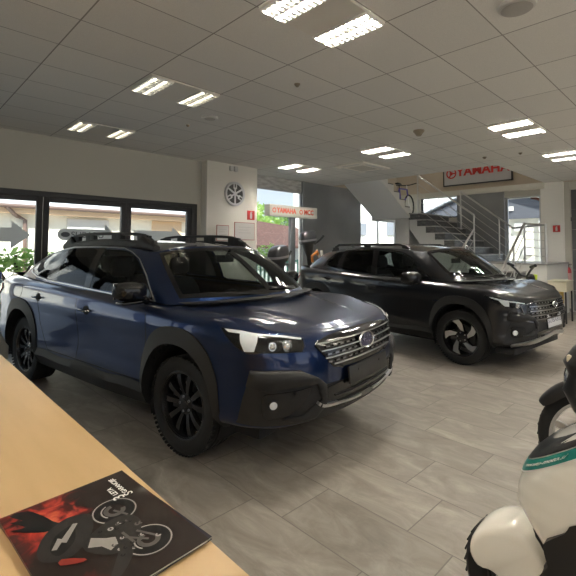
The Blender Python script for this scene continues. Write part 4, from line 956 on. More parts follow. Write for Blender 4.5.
mb = MB(); mb.box(-.09, -.01, -.05, 0, -.05, .05, bev=.008); mb.build('left_box', M_fix, t); mb = MB(); mb.box(.02, .10, -.05, 0, -.05, .05, bev=.008); mb.build('right_box', M_fix, t)
# YAMAHA board upstairs
t = thing('wall_sign', 'wide silver board with red lettering high on the wall above the stairs', 'sign', (12.0, 4.78, 3.62))
mb = MB(); mb.box(-.06, 0, -.92, .92, -.28, .30, bev=.008); mb.build('board', pmat('sign_board_silver', (.52, .52, .53), .4, .3), t)
mb = MB(); mb.box(-.066, -.0, -.95, .95, -.31, -.28); mb.box(-.066, 0, -.95, -.92, -.31, .33); mb.box(-.066, 0, .92, .95, -.31, .33); mb.box(-.066, 0, -.95, .95, .30, .33); mb.build('frame', M_dark, t, smooth=False)
o = textobj('sign_lettering', 'YAMAHA', .33, M_redp, t, .006, (-.066, -.17, .06), (PI/2, 0, -PI/2), 'CENTER', .0, .010, 1.05)
g = MB(); T = Matrix.Translation((-.062, .70, .05)) @ Matrix.Rotation(-PI/2, 4, 'Y'); g.lathe([(.115, 0), (.115, .008), (.15, .008), (.15, 0)], 36, T); g.lathe([(0, .006), (.05, .006)], 20, T)
for k in range(3): g.prism([(-.018, 0), (.018, 0), (.018, .12), (-.018, .12)], 0, .008, T @ Matrix.Rotation(k*2*PI/3+PI, 4, 'Z'))
g.build('sign_emblem', M_redp, t)
# sign board on a post by the far glazing
t = thing('post_sign', 'beige sign board with red lettering on a grey post by the glazing', 'sign', (6.77, 6.85, 0))
mb = MB(); mb.box(-.76, .76, -.09, .09, 2.19, 2.44, bev=.012); mb.build('board', pmat('sign_beige', (.56, .53, .48), .55), t)
mb = MB(); mb.box(-.71, .71, -.094, -.088, 2.22, 2.41); mb.build('face', pmat('sign_face', (.60, .555, .50), .5), t, smooth=False)
mb = MB(); mb.box(-.075, .075, -.04, .04, .01, 2.19, bev=.008); mb.box(-.25, .25, -.2, .2, 0, .015); mb.build('post', pmat('post_grey', (.16, .17, .19), .5), t)
M_rl = pmat('sign_letter_red', (.72, .09, .05), .5)
textobj('sign_lettering', 'YAMAHA', .155, M_rl, t, .002, (-.26, -.095, 2.315), (PI/2, 0, 0), 'CENTER', 0, .006, .92); textobj('sign_lettering', 'MCC', .155, M_rl, t, .002, (.46, -.095, 2.315), (PI/2, 0, 0), 'CENTER', 0, .006, .95)
for x in (-.63, .20):
    g = MB(); g.lathe([(.035, 0), (.035, .003), (.055, .003), (.055, 0)], 24, Matrix.Translation((x, -.094, 2.315)) @ Matrix.Rotation(PI/2, 4, 'X')); g.build('sign_emblem', M_rl, t)
# fire extinguisher
t = thing('fire_extinguisher', 'red fire extinguisher hanging beside the right pillar', 'fire extinguisher', (11.92, 2.64, .66))
mb = MB(); mb.lathe([(0, 0), (.070, 0), (.078, .012), (.078, .33), (.070, .37), (.045, .40), (.025, .415), (.025, .43), (0, .43)], 32); mb.build('cylinder', pmat('extinguisher_red', (.50, .03, .035), .3, coat=.4), t)
mb = MB(); mb.lathe([(0, -.012), (.074, -.012), (.080, .0), (.080, .02), (.079, .02)], 28); mb.build('foot_ring', M_blk, t)
mb = MB(); mb.lathe([(.03, .42), (.03, .45), (.015, .46), (.015, .475), (0, .475)], 16); mb.box(-.012, .012, -.09, .03, .475, .487, bev=.003); mb.box(-.010, .010, -.08, .02, .455, .463, bev=.002); mb.build('valve', M_blk, t)
mb = MB(); mb.tube([(.0, .03, .45), (-.04, .09, .43), (-.05, .10, .34), (-.05, .09, .20), (-.04, .085, .12)], .011, 8); mb.build('hose', M_blk, t)
mb = MB(); mb.lathe([(.0788, .12), (.0788, .27)], 32); mb.build('label_band', pmat('extinguisher_label', (.62, .33, .32), .5), t)
mb = MB(); mb.box(.078, .085, -.03, .03, .10, .36); mb.build('bracket', M_blk, t, smooth=False)
t = thing('socket', 'white wall socket low on the right pillar above the small desk', 'socket', (11.97, 2.95, .98)); mb = MB(); mb.box(-.012, 0, -.045, .045, -.045, .045, bev=.004); mb.build('cover', M_fix, t); mb = MB(); mb.lathe([(0, .004), (.02, .004), (.024, .010), (.03, .011)], 20, Matrix.Translation((-.010, 0, 0)) @ Matrix.Rotation(-PI/2, 4, 'Y')); mb.build('insert', M_pap, t)
# small desk under it
t = thing('side_desk', 'small cream desk with thin black legs in front of the right pillar', 'desk', (10.20, 2.41, 0))
mb = MB(); mb.box(-.22, .30, -.17, .16, .64, .845, bev=.006); mb.build('drawer_box', pmat('desk_cream', (.52, .48, .36), .6), t)
mb = MB(); mb.box(-.24, .32, -.18, .17, .845, .86, bev=.003); mb.build('top', pmat('desk_top', (.60, .57, .46), .5), t)
for x in (-.20, .28):
    for y in (-.15, .14): mb = MB(); mb.box(x-.014, x+.014, y-.014, y+.014, 0, .64); mb.build('leg', M_blk, t, smooth=False)
mb = MB(); mb.box(.02, .06, -.06, .12, .08, .64); mb.build('back_panel', pmat('desk_yellow', (.48, .33, .08), .6), t, smooth=False)
# ================================================================== MACHINES IN THE BACKGROUND
M_mot = pmat('motor_cowl', (.035, .036, .040), .3, coat=.4); M_lime = pmat('lime_plastic', (.48, .62, .04), .4); M_org = pmat('orange_plastic', (.65, .25, .06), .4)
def outboard(lab, loc, rz, tilt, s=1., deco=None):
    t = thing('outboard_motor', lab, 'outboard motor', loc, rz, 'outboard motors by the glazing')
    T = Matrix.Translation((0, 0, 1.22)) @ Matrix.Rotation(tilt, 4, 'Y') @ Matrix.Scale(s, 4)
    mb = MB(); mb.loft([superloop(T @ Vector((dx, 0, z)), T.to_3x3() @ Vector((1, 0, 0)), T.to_3x3() @ Vector((0, 1, 0)), rx*s, ry*s, 24, 3) for z, rx, ry, dx in ((0, .25, .16, 0), (.05, .28, .18, 0), (.18, .285, .18, .01), (.27, .26, .165, .03), (.325, .19, .12, .06), (.34, .08, .05, .08))]); mb.build('cowl', M_mot, t)
    mb = MB(); mb.loft([superloop(T @ Vector((0, 0, z)), T.to_3x3() @ Vector((1, 0, 0)), T.to_3x3() @ Vector((0, 1, 0)), .288*s, .185*s, 24, 3) for z in (.075, .125)], False); mb.build('decal_band', pmat('cowl_band', (.30, .30, .31), .4), t)
    mb = MB(); mb.loft([superloop(T @ Vector((0, 0, z)), T.to_3x3() @ Vector((1, 0, 0)), T.to_3x3() @ Vector((0, 1, 0)), rx*s, ry*s, 20, 2.5) for z, rx, ry in ((0, .20, .14), (-.12, .16, .11), (-.3, .09, .06), (-.62, .075, .035), (-.68, .11, .03))]); mb.build('leg_housing', M_mot, t)
    mb = MB(); mb.lathe([(0, -.17), (.03, -.15), (.045, -.05), (.045, .08), (.03, .12), (0, .13)], 18, T @ Matrix.Translation((0, 0, -.75)) @ Matrix.Rotation(PI/2, 4, 'Y'))
    for k in range(3): mb.prism([(-.02, .03), (.03, .03), (.06, .11), (.0, .13), (-.04, .09)], -.004, .004, T @ Matrix.Translation((-.12, 0, -.75)) @ Matrix.Rotation(k*2*PI/3, 4, 'X') @ Matrix.Rotation(.5, 4, 'Y') @ Matrix.Rotation(PI/2, 4, 'X') )
    mb.build('propeller', M_mot, t)
    mb = MB(); mb.tube([T @ Vector((.22, 0, -.02)), T @ Vector((.42, .02, .06)), T @ Vector((.56, .02, .16))], [.022, .02, .026], 10); mb.build('tiller', M_blk, t)
    mb = MB()
    for y in (-.22, .22): mb.tube([(.30, y, 0), (.16, y*.6, 1.18)], .018, 8); mb.tube([(-.35, y, .02), (.14, y*.6, 1.0)], .016, 8)
    mb.tube([(.16, -.16, 1.16), (.16, .16, 1.16)], .03, 8); mb.tube([(-.35, -.22, .02), (-.35, .22, .02)], .016, 8); mb.build('stand', pmat('stand_steel', (.42, .42, .43), .4, .7), t); return t
outboard('dark rounded outboard motor cowl showing just behind the blue car windscreen', (5.80, 6.25, 0), .25, -.10, .95)
t = outboard('black outboard motor with orange and lime pieces, tilted, in front of the dark panel', (6.72, 6.30, 0), -.15, -.12, .85)
t.location.z = 0
for ch in t.children:
    if ch.name.split('.')[0] in ('cowl', 'decal_band', 'leg_housing', 'tiller', 'propeller'): ch.location.z = .36
mb = MB(); mb.tube([(.0, -.16, 1.20), (-.04, -.19, 1.33), (.10, -.19, 1.42), (.15, -.16, 1.35)], .03, 8); mb.build('orange_hose', M_org, t)
mb = MB(); mb.box(-.22, -.02, -.20, -.12, .88, 1.12, bev=.03); mb.build('fuel_can', M_lime, t)
mb = MB(); mb.tube([(.10, -.17, 1.46), (.30, -.18, 1.05)], .022, 8); mb.tube([(.30, -.1, 1.44), (.34, -.1, 1.08)], .030, 8); mb.build('white_strut', M_wht, t)
# little off road motorbike
t = thing('motorbike', 'small lime green off-road motorbike parked by the landing, behind the dark grey car', 'motorbike', (8.48, 2.36, 0), math.radians(-44)); t.scale = (1.1, 1.1, 1.1)
for x in (.0, -.92):
    mb = MB(); mb.tube([(x+.23*math.cos(a), 0, .26+.23*math.sin(a)) for a in np.linspace(0, 2*PI, 28, endpoint=False)], .035, 10, True); w_ = mb.build('wheel', CM['tire'], t); mb = MB(); mb.lathe([(0, -.04), (.03, -.04), (.03, .04), (0, .04)], 14, Matrix.Translation((x, 0, .26)) @ Matrix.Rotation(PI/2, 4, 'X'))
    for k in range(12): a = k*PI/6; mb.tube([(x, 0, .26), (x+.2*math.cos(a), 0, .26+.2*math.sin(a))], .004, 5)
    mb.build('spokes', M_slv, w_)
mb = MB()
for y in (-.07, .07): mb.tube([(0, y, .26), (-.20, y, .86)], [.022, .026], 10)
mb.build('fork', M_blk, t); mb = MB(); mb.tube([(-.24, -.36, 1.10), (-.22, -.22, 1.03), (-.20, -.08, .93), (-.20, .08, .93), (-.22, .22, 1.03), (-.24, .36, 1.10)], .016, 8); hb = mb.build('handlebar', M_blk, t)
for y in (-.33, .33): mb = MB(); s_ = 1 if y > 0 else -1; mb.tube([(-.235, y-.07*s_, 1.085), (-.245, y+.07*s_, 1.115)], .024, 10); mb.build('grip', M_blk, hb)
mb = MB(); mb.box(-.16, -.13, -.10, .10, .76, .95, Matrix.Rotation(.1, 4, 'Y'), bev=.012); mb.build('front_fairing', M_lime, t); mb = MB(); mb.ball((-.09, 0, .88), (.07, .09, .09), 16, 10); mb.build('headlamp', M_blk, t)
mb = MB(); mb.loft([superloop((x, 0, z), (0, 1, 0), (0, 0, 1), ry, rz_, 16, 2.5) for x, z, ry, rz_ in ((-.22, .80, .06, .06), (-.34, .78, .13, .10), (-.48, .72, .10, .09), (-.56, .70, .06, .05))]); mb.build('tank', M_lime, t)
mb = MB(); mb.loft([superloop((x, 0, z), (0, 1, 0), (0, 0, 1), ry, .03, 14, 2.5) for x, z, ry in ((-.50, .74, .07), (-.8, .74, .09), (-1.05, .80, .07))]); mb.build('seat', M_blk, t)
mb = MB(); mb.loft([superloop((x, 0, z), (0, 1, 0), (0, 0, 1), .055, .012, 12, 2.5) for x, z in ((.22, .56), (.05, .62), (-.16, .64))]); mb.build('front_fender', M_lime, t); mb = MB(); mb.loft([superloop((x, 0, z), (0, 1, 0), (0, 0, 1), .055, .012, 12, 2.5) for x, z in ((-.9, .70), (-1.1, .76), (-1.25, .80))]); mb.build('rear_fender', M_lime, t)
mb = MB(); mb.box(-.60, -.32, -.09, .09, .28, .58, bev=.03); mb.tube([(-.2, 0, .8), (-.34, 0, .3), (-.62, 0, .3), (-.92, 0, .26)], .022, 8); mb.tube([(-.2, 0, .8), (-.6, 0, .66), (-.62, 0, .3)], .02, 8); mb.build('engine', M_blk, t)
# bicycle on the upper landing
t = thing('bicycle', 'purple bicycle leaning on the upper stair landing beside the railing', 'bicycle', (11.0, 6.55, 2.43), .10)
for x in (-.50, .50):
    mb = MB(); mb.tube([(x+.32*math.cos(a), 0, .345+.32*math.sin(a)) for a in np.linspace(0, 2*PI, 36, endpoint=False)], .022, 8, True); w_ = mb.build('wheel', CM['tire'], t)
    mb = MB(); [mb.tube([(x, 0, .345), (x+.3*math.cos(k*PI/8), 0, .345+.3*math.sin(k*PI/8))], .003, 4) for k in range(16)]; mb.build('spokes', M_slv, w_)
mb = MB(); pp = dict(bb=(-.06, 0, .30), st=(-.16, 0, .80), hd=(.36, 0, .82), hb=(.40, 0, .66), rr=(-.50, 0, .345), fr=(.50, 0, .345))
for a, b2 in (('bb', 'st'), ('st', 'hd'), ('bb', 'hb'), ('bb', 'rr'), ('st', 'rr'), ('hd', 'hb')): mb.tube([pp[a], pp[b2]], .024 if 'rr' not in (a, b2) else .012, 8)
mb.build('frame', pmat('purple_frame', (.10, .07, .34), .3, coat=.5), t)
mb = MB(); mb.tube([pp['hb'], pp['fr']], .018, 8); mb.tube([pp['hd'], (.34, 0, .95)], .016, 8); mb.build('fork', M_wht, t); mb = MB(); mb.tube([(.30, -.32, .98), (.34, -.1, .95), (.34, .1, .95), (.30, .32, .98)], .015, 8); mb.build('handlebar', M_blk, t)
mb = MB(); mb.loft([superloop((x, 0, .93), (0, 1, 0), (0, 0, 1), r_, .025, 14, 2.5) for x, r_ in ((-.32, .06), (-.24, .075), (-.12, .03), (-.04, .018))]); mb.tube([pp['st'], (-.18, 0, .92)], .014, 8); mb.build('saddle', M_blk, t)
# canister on a white box behind the blue car
t = thing('storage_box', 'white box stand in the corner by the leftmost glass door', 'box', (1.16, 6.84, 0)); mb = MB(); mb.box(-.16, .16, -.12, .12, 0, .74, bev=.01); mb.build('body', M_fix, t); mb = MB(); mb.box(-.17, .17, -.13, .13, .74, .76, bev=.004); mb.build('lid', M_wht, t)
t = thing('canister', 'light blue canister with dark blue cap behind the blue car tail', 'canister', (1.17, 6.84, .761)); mb = MB(); mb.lathe([(0, 0), (.085, 0), (.09, .01), (.09, .24), (.075, .29), (.04, .315), (0, .316)], 24); mb.build('bottle', pmat('canister_blue', (.42, .62, .70), .35), t); mb = MB(); mb.lathe([(0, .30), (.055, .30), (.06, .31), (.06, .385), (.05, .40), (0, .40)], 20); mb.build('cap', pmat('cap_blue', (.02, .06, .35), .35), t)
# ================================================================== SCOOTERS
M_sw = pmat('scooter_white', (.90, .875, .80), .22, coat=.8); M_sb = pmat('scooter_black', (.016, .016, .017), .38); M_tealp = pmat('teal_stripe', (.01, .19, .16), .3); M_scr = pmat('scooter_cream', (.66, .60, .46), .35)
def wheel_small(t, y, r, w_, m_rim, kr=.62):
    mb = MB(); T = Matrix.Translation((0, y, r)) @ Matrix.Rotation(PI/2, 4, 'Y'); h = w_/2
    mb.lathe([(r*kr, -h*.8), (r*(kr+.05), -h), (r*.90, -h), (r*.96, -h*.72), (r, -h*.25), (r, h*.25), (r*.96, h*.72), (r*.90, h), (r*(kr+.05), h), (r*kr, h*.8)], 48, T)
    for k in range(36):
        for s_ in (-1, 1): mb.box(-.016, .016, -.004, .004, -.002, .003, Matrix.Translation((0, y, r)) @ Matrix.Rotation(2*PI*k/36+(.06 if s_ > 0 else 0), 4, 'X') @ Matrix.Translation((s_*h*.45, 0, r*.985)) @ Matrix.Rotation(.5*s_, 4, 'Z'))
    wo = mb.build('wheel', CM['tire'], t); mb = MB(); mb.lathe([(r*kr, -h*.8), (r*(kr-.05), -h*.6), (r*(kr-.05), h*.6), (r*kr, h*.8)], 40, T); mb.lathe([(0, -h*.8), (r*.16, -h*.8), (r*.16, h*.8), (0, h*.8)], 20, T)
    for k in range(5): Tk = Matrix.Translation((0, y, r)) @ Matrix.Rotation(2*PI*k/5, 4, 'X'); mb.box(-.016, .016, -.020, .020, r*.12, r*(kr-.02), Tk, bev=.006)
    mb.build('rim', m_rim, wo); mb = MB(); mb.lathe([(r*.22, h*.95), (r*.46, h*.95), (r*.46, h*.85), (r*.22, h*.85)], 32, Matrix.Translation((-w_*.95, 0, 0)) @ T); mb.build('brake_disc', CM['steel'], wo); return wo
def scooter(name, lab, cat, loc, white, rz=0.):
    """heading +Y, front axle at local y=0"""
    Ma = M_sw if white else M_sb; t = thing(name, lab, cat, loc, rz, 'scooters parked in a row at right')
    R = .245 if white else .345; wheel_small(t, .05 if white else 0, R, .115 if white else .095, CM['rim'] if white else M_slv, .62 if white else .80); wheel_small(t, -1.28, R, .12, CM['rim'])
    # front fender: a hollow looking hood, its side outline swept across the wheel
    prof = [(.205, .40), (.197, .455), (.158, .508), (.098, .545), (.040, .560), (.018, .535), (.002, .48), (-.018, .42), (-.012, .375), (-.02, .26), (-.035, .13), (.03, .11), (.085, .20), (.092, .335), (.105, .362), (.140, .368), (.178, .362)] if white else [(.385*math.cos(math.radians(q)), R+.385*math.sin(math.radians(q))) for q in range(33, 155, 15)]+[(.358*math.cos(math.radians(q)), R+.358*math.sin(math.radians(q))) for q in range(148, 34, -15)]
    prof = [(y+(.045 if y > .05 else .045-.065*min(1, (.05-y)/.05)), z-.082*max(0, min(1, (z-.1)/.25))) for y, z in prof] if white else prof
    prof = smooth_poly(prof, 3); cx, cz = (.06, .33) if white else (.05, .50); loops = []
    for x, k, up in ((-.100, .90, -.030), (-.095, .97, -.010), (-.080, 1.0, 0), (-.05, 1.0, .020), (0, 1.0, .028), (.05, 1.0, .020), (.080, 1.0, 0), (.095, .97, -.010), (.100, .90, -.030)):
        f_ = 1. if white else .72; loops.append([Vector((x*f_, cx+(y-cx)*k, cz+(z-cz)*k+(up*max(0, (z-.31)/.2) if white else up*.6))) for y, z in prof])
    mb = MB(); mb.loft(loops)
    mb.build('front_fender', Ma, t, angle=60)
    if white:
        mb = MB(); mb.lathe([(0, .008), (.011, .008), (.013, 0)], 12, Matrix.Translation((-.101, .03, .17)) @ Matrix.Rotation(-PI/2, 4, 'Y')); mb.build('fender_bolt', CM['steel'], t)
    mb = MB()
    for x in (-.085, .085): mb.tube([(x, .05 if white else 0, R), (x*.9, -.17, .62)], [.022, .026], 10)
    mb.tube([(0, -.17, .60), (0, -.30, .98)], .03, 10); mb.build('fork', M_sb, t)
    # leg shield / apron, lofted upward; the front faces +Y
    secs = [(.38, -.045, .125, -.16, .08), (.44, -.01, .142, -.17, .10), (.51, .040, .158, -.18, .13), (.58, .085, .170, -.19, .15), (.64, .080, .180, -.19, .15), (.71, .056, .186, -.195, .145), (.76, .030, .184, -.20, .13), (.80, -.002, .178, -.21, .115), (.85, -.055, .165, -.22, .10), (.89, -.105, .145, -.235, .08), (.925, -.16, .11, -.245, .05), (.935, -.20, .07, -.25, .03)]
    loops = []; n = 28
    def sec(z, yf, hw, yc, dp):
        out = []
        for k in range(n):
            a = 2*PI*k/n; c, s_ = math.cos(a), math.sin(a); x = hw*math.copysign(abs(c)**(.75), c); fr = (yf-yc) if s_ > 0 else dp*.35; out.append(Vector((x, yc+fr*math.copysign(abs(s_)**.8, s_)*(1), z)))
        return out
    for z, yf, hw, yc, dp in secs: loops.append(sec(z, yf, hw, yc, dp))
    dense = []
    for i in range(len(secs)-1):
        for q in range(4):
            tt = q/4; dense.append([secs[i][m_]*(1-tt)+secs[i+1][m_]*tt for m_ in range(5)])
    dense.append(list(secs[-1])); mb = MB(); mb.loft([sec(*d) for d in dense]); mb.build('leg_shield', Ma, t, angle=60)
    SZ = [q[0] for q in secs]
    def shield(a, d, off):      # point of the shield at angle a on the slanting line d above the stripe base line
        c, s_ = math.cos(a), math.sin(a); z = .82
        for _ in range(40):
            v_ = [np.interp(z, SZ, [q[i] for q in secs]) for i in range(5)]; y = v_[3]+((v_[1]-v_[3]) if s_ > 0 else v_[4]*.35)*math.copysign(abs(s_)**.8, s_)
            z = .6*z+.4*min(.932, .702+d-.72*(y-.045))
        return Vector((v_[2]*math.copysign(abs(c)**.75, c), y, z))+Vector((c, s_, .35)).normalized()*off
    def band(name, d0, d1, m, off):
        mb = MB(); vs = []; m_ = 49
        for j in range(4):
            for k in range(m_): vs.append(shield(math.radians(lerp(2, 178, k/(m_-1))), lerp(d0, d1, j/3), off))
        mb.add(vs, [(j*m_+k, j*m_+k+1, (j+1)*m_+k+1, (j+1)*m_+k) for j in range(3) for k in range(m_-1)]); return mb.build(name, m, t)
    if white:
        b1 = band('teal_stripe', 0, .030, M_tealp, .004); b1['label'] = 'teal stripe with small white lettering'
        band('black_stripe', .034, .085, M_sb, .003); band('white_line', -.005, -.001, M_wht, .0045); band('cream_line', .089, .104, M_scr, .0035)
        o = textobj('stripe_lettering', 'www.avto-moto.si', .0145, M_wht, t, .0005, (0, 0, 0), (0, 0, 0)); me = o.data
        for v_ in me.vertices: v_.co = shield(math.radians(132+v_.co.x*330), .015+v_.co.y, .0055+v_.co.z)
    # dark inner panel, tunnel and floor board
    mb = MB(); mb.loft([superloop((0, y, z), (1, 0, 0), (0, .5, .9), hw, hh, 20, 3) for y, z, hw, hh in ((-.19, .56, .150, .16), (-.24, .50, .152, .17), (-.32, .40, .15, .12), (-.45, .33, .15, .07), (-.80, .31, .15, .06), (-.90, .40, .14, .08))]); mb.build('floor_board', M_sb, t)
    mb = MB(); mb.prism(smooth_poly([(-.130, .625), (-.10, .585), (-.048, .535), (-.036, .51), (-.05, .45), (-.075, .38), (-.30, .30), (-.42, .40), (-.36, .55), (-.26, .66)], 3), -.176, .176, Matrix(((0, 0, 1, 0), (1, 0, 0, 0), (0, 1, 0, 0), (0, 0, 0, 1)))); mb.build('inner_panel', M_sb, t)
    mb = MB(); mb.loft([superloop((0, y, z), (1, 0, 0), (0, 0, 1), hw, hh, 22, 2.6) for y, z, hw, hh in ((-.78, .48, .11, .14), (-.88, .56, .15, .17), (-1.15, .60, .16, .16), (-1.45, .66, .13, .11), (-1.66, .70, .07, .05))]); mb.build('rear_body', Ma, t)
    mb = MB(); mb.loft([superloop((0, y, z), (1, 0, 0), (0, 0, 1), hw, hh, 22, 2.6) for y, z, hw, hh in ((-.76, .74, .09, .03), (-.86, .77, .14, .045), (-1.2, .79, .15, .05), (-1.55, .84, .12, .045), (-1.64, .85, .07, .03))]); mb.build('seat', M_sb, t)
    # handlebar head with cowl, bars, levers, mirrors
    mb = MB(); mb.loft([superloop((0, y, z), (1, 0, 0), (0, 1, 0), hw, dp, 24, 2.6) for z, y, hw, dp in ((.90, -.22, .07, .06), (.95, -.20, .105, .10), (1.02, -.185, .125, .115), (1.08, -.20, .125, .11), (1.12, -.19, .135, .115), (1.17, -.205, .125, .10), (1.21, -.235, .10, .075), (1.235, -.26, .06, .04))]); ho = mb.build('handlebar_cowl', M_sb, t)
    mb = MB(); mb.ball((0, -.105, 1.045), (.07, .035, .07), 20, 12); mb.build('headlight', CM['lampbowl'], ho)
    mb = MB(); mb.ball((-.115, -.16, 1.02), (.012, .030, .052), 18, 10); o = mb.build('cream_inset', M_scr, ho); o['label'] = 'cream oval inset'
    textobj('inset_lettering', 'B', .03, pmat('inset_brown', (.25, .10, .07), .5), ho, .001, (-.1275, -.16, 1.02), (PI/2, 0, -PI/2))
    mb = MB(); mb.box(-.10, -.07, -.135, -.10, 1.125, 1.15, bev=.006); mb.build('indicator', M_scr, ho)
    bw = 1. if white else .72; mb = MB(); mb.tube([(-.34*bw, -.33, 1.14), (-.22*bw, -.27, 1.15), (0, -.25, 1.13), (.22*bw, -.27, 1.15), (.34*bw, -.33, 1.14)], .014, 8); hb = mb.build('handlebar', M_sb, t)
    for s_ in (-1, 1):
        mb = MB(); mb.tube([(.23*s_*bw, -.275, 1.15), (.36*s_*bw, -.345, 1.138)], .020, 10); mb.build('grip', M_sb, hb)
        mb = MB(); mb.tube([(.19*s_*bw, -.225, 1.165), (.26*s_*bw, -.20, 1.165), (.36*s_*bw, -.235, 1.15)], [.009, .007, .006], 8); mb.build('brake_lever', CM['darkchrome'], hb)
    mb = MB(); mb.tube([(.0, -1.28, R), (.07, -1.25, .34), (.07, -.9, .40)], .05, 10); mb.build('engine', M_sb, t); mb = MB(); mb.tube([(.12, -1.0, .30), (.14, -1.3, .34), (.14, -1.55, .40)], [.03, .05, .045], 12); mb.build('exhaust', CM['darkchrome'], t)
    return t
scooter('scooter', 'white scooter with teal stripe and black handlebar cowl, lower right corner', 'scooter', (1.83, .495, 0), True)
scooter('scooter', 'black scooter with silver front wheel standing behind the white scooter', 'scooter', (3.11, .53, 0), False)
# ================================================================== the two cars with their fittings
def ell(xc, zc, a, b, t0, t1, n, p=2.):
    out = []
    for k in range(n+1):
        t = math.radians(lerp(t0, t1, k/n)); c, s = math.cos(t), math.sin(t)
        out.append((xc+a*math.copysign(abs(c)**(2/p), c), zc+b*math.copysign(abs(s)**(2/p), s)))
    return out
def sidept(c, x, z):           # point of the body side at (x, z)
    L = c.L; m = (L.G[..., 0] > -99); d = (L.G[..., 0]-x)**2+(L.G[..., 2]-z)**2+1000*(L.G[..., 1] < .45)
    j, i = np.unravel_index(np.argmin(d), d.shape); return L.locate((x, L.G[j, i, 1], z))
def frontpt(c, y, z):
    L = c.L; d = (L.G[..., 1]-abs(y))**2+(L.G[..., 2]-z)**2+1000*(L.G[..., 0] < .3)
    j, i = np.unravel_index(np.argmin(d), d.shape); return L.locate((L.G[j, i, 0], abs(y), z))
def tube_on(mb, S, path, r, off=.002, both=True, closed=False, n=8):
    P, _ = S.ev(np.array(path), off)
    for sg in ((1, -1) if both else (1,)): mb.tube([tuple(p*np.array([1, sg, 1])) for p in P], r, n, closed)
def dens(path, step=.04, closed=False):
    out = []; P = [np.array(p) for p in path]
    if closed: P.append(P[0])
    for a, b in zip(P[:-1], P[1:]):
        k = max(1, int(np.linalg.norm(b-a)/step))
        for q in range(k): out.append(tuple(a+(b-a)*q/k))
    if not closed: out.append(tuple(P[-1]))
    return out
def frame_on(mb, S, poly, w, off, depth):      # closed band just outside a polygon
    o = offset_poly(poly, w); n = len(poly)
    A, _ = S.ev(np.array(poly), off); B, _ = S.ev(np.array(o), off); A2, _ = S.ev(np.array(poly), off-depth); B2, _ = S.ev(np.array(o), off-depth)
    fs = []
    for i in range(n):
        j = (i+1) % n; fs += [(i, j, n+j, n+i), (n+i, n+j, 3*n+j, 3*n+i), (i, j, 2*n+j, 2*n+i)]
    for sg in (1, -1): k = np.array([1, sg, 1]); mb.add(list(A*k)+list(B*k)+list(A2*k)+list(B2*k), fs)
def ab(pts): return [(x, abs(y), z) for x, y, z in pts]
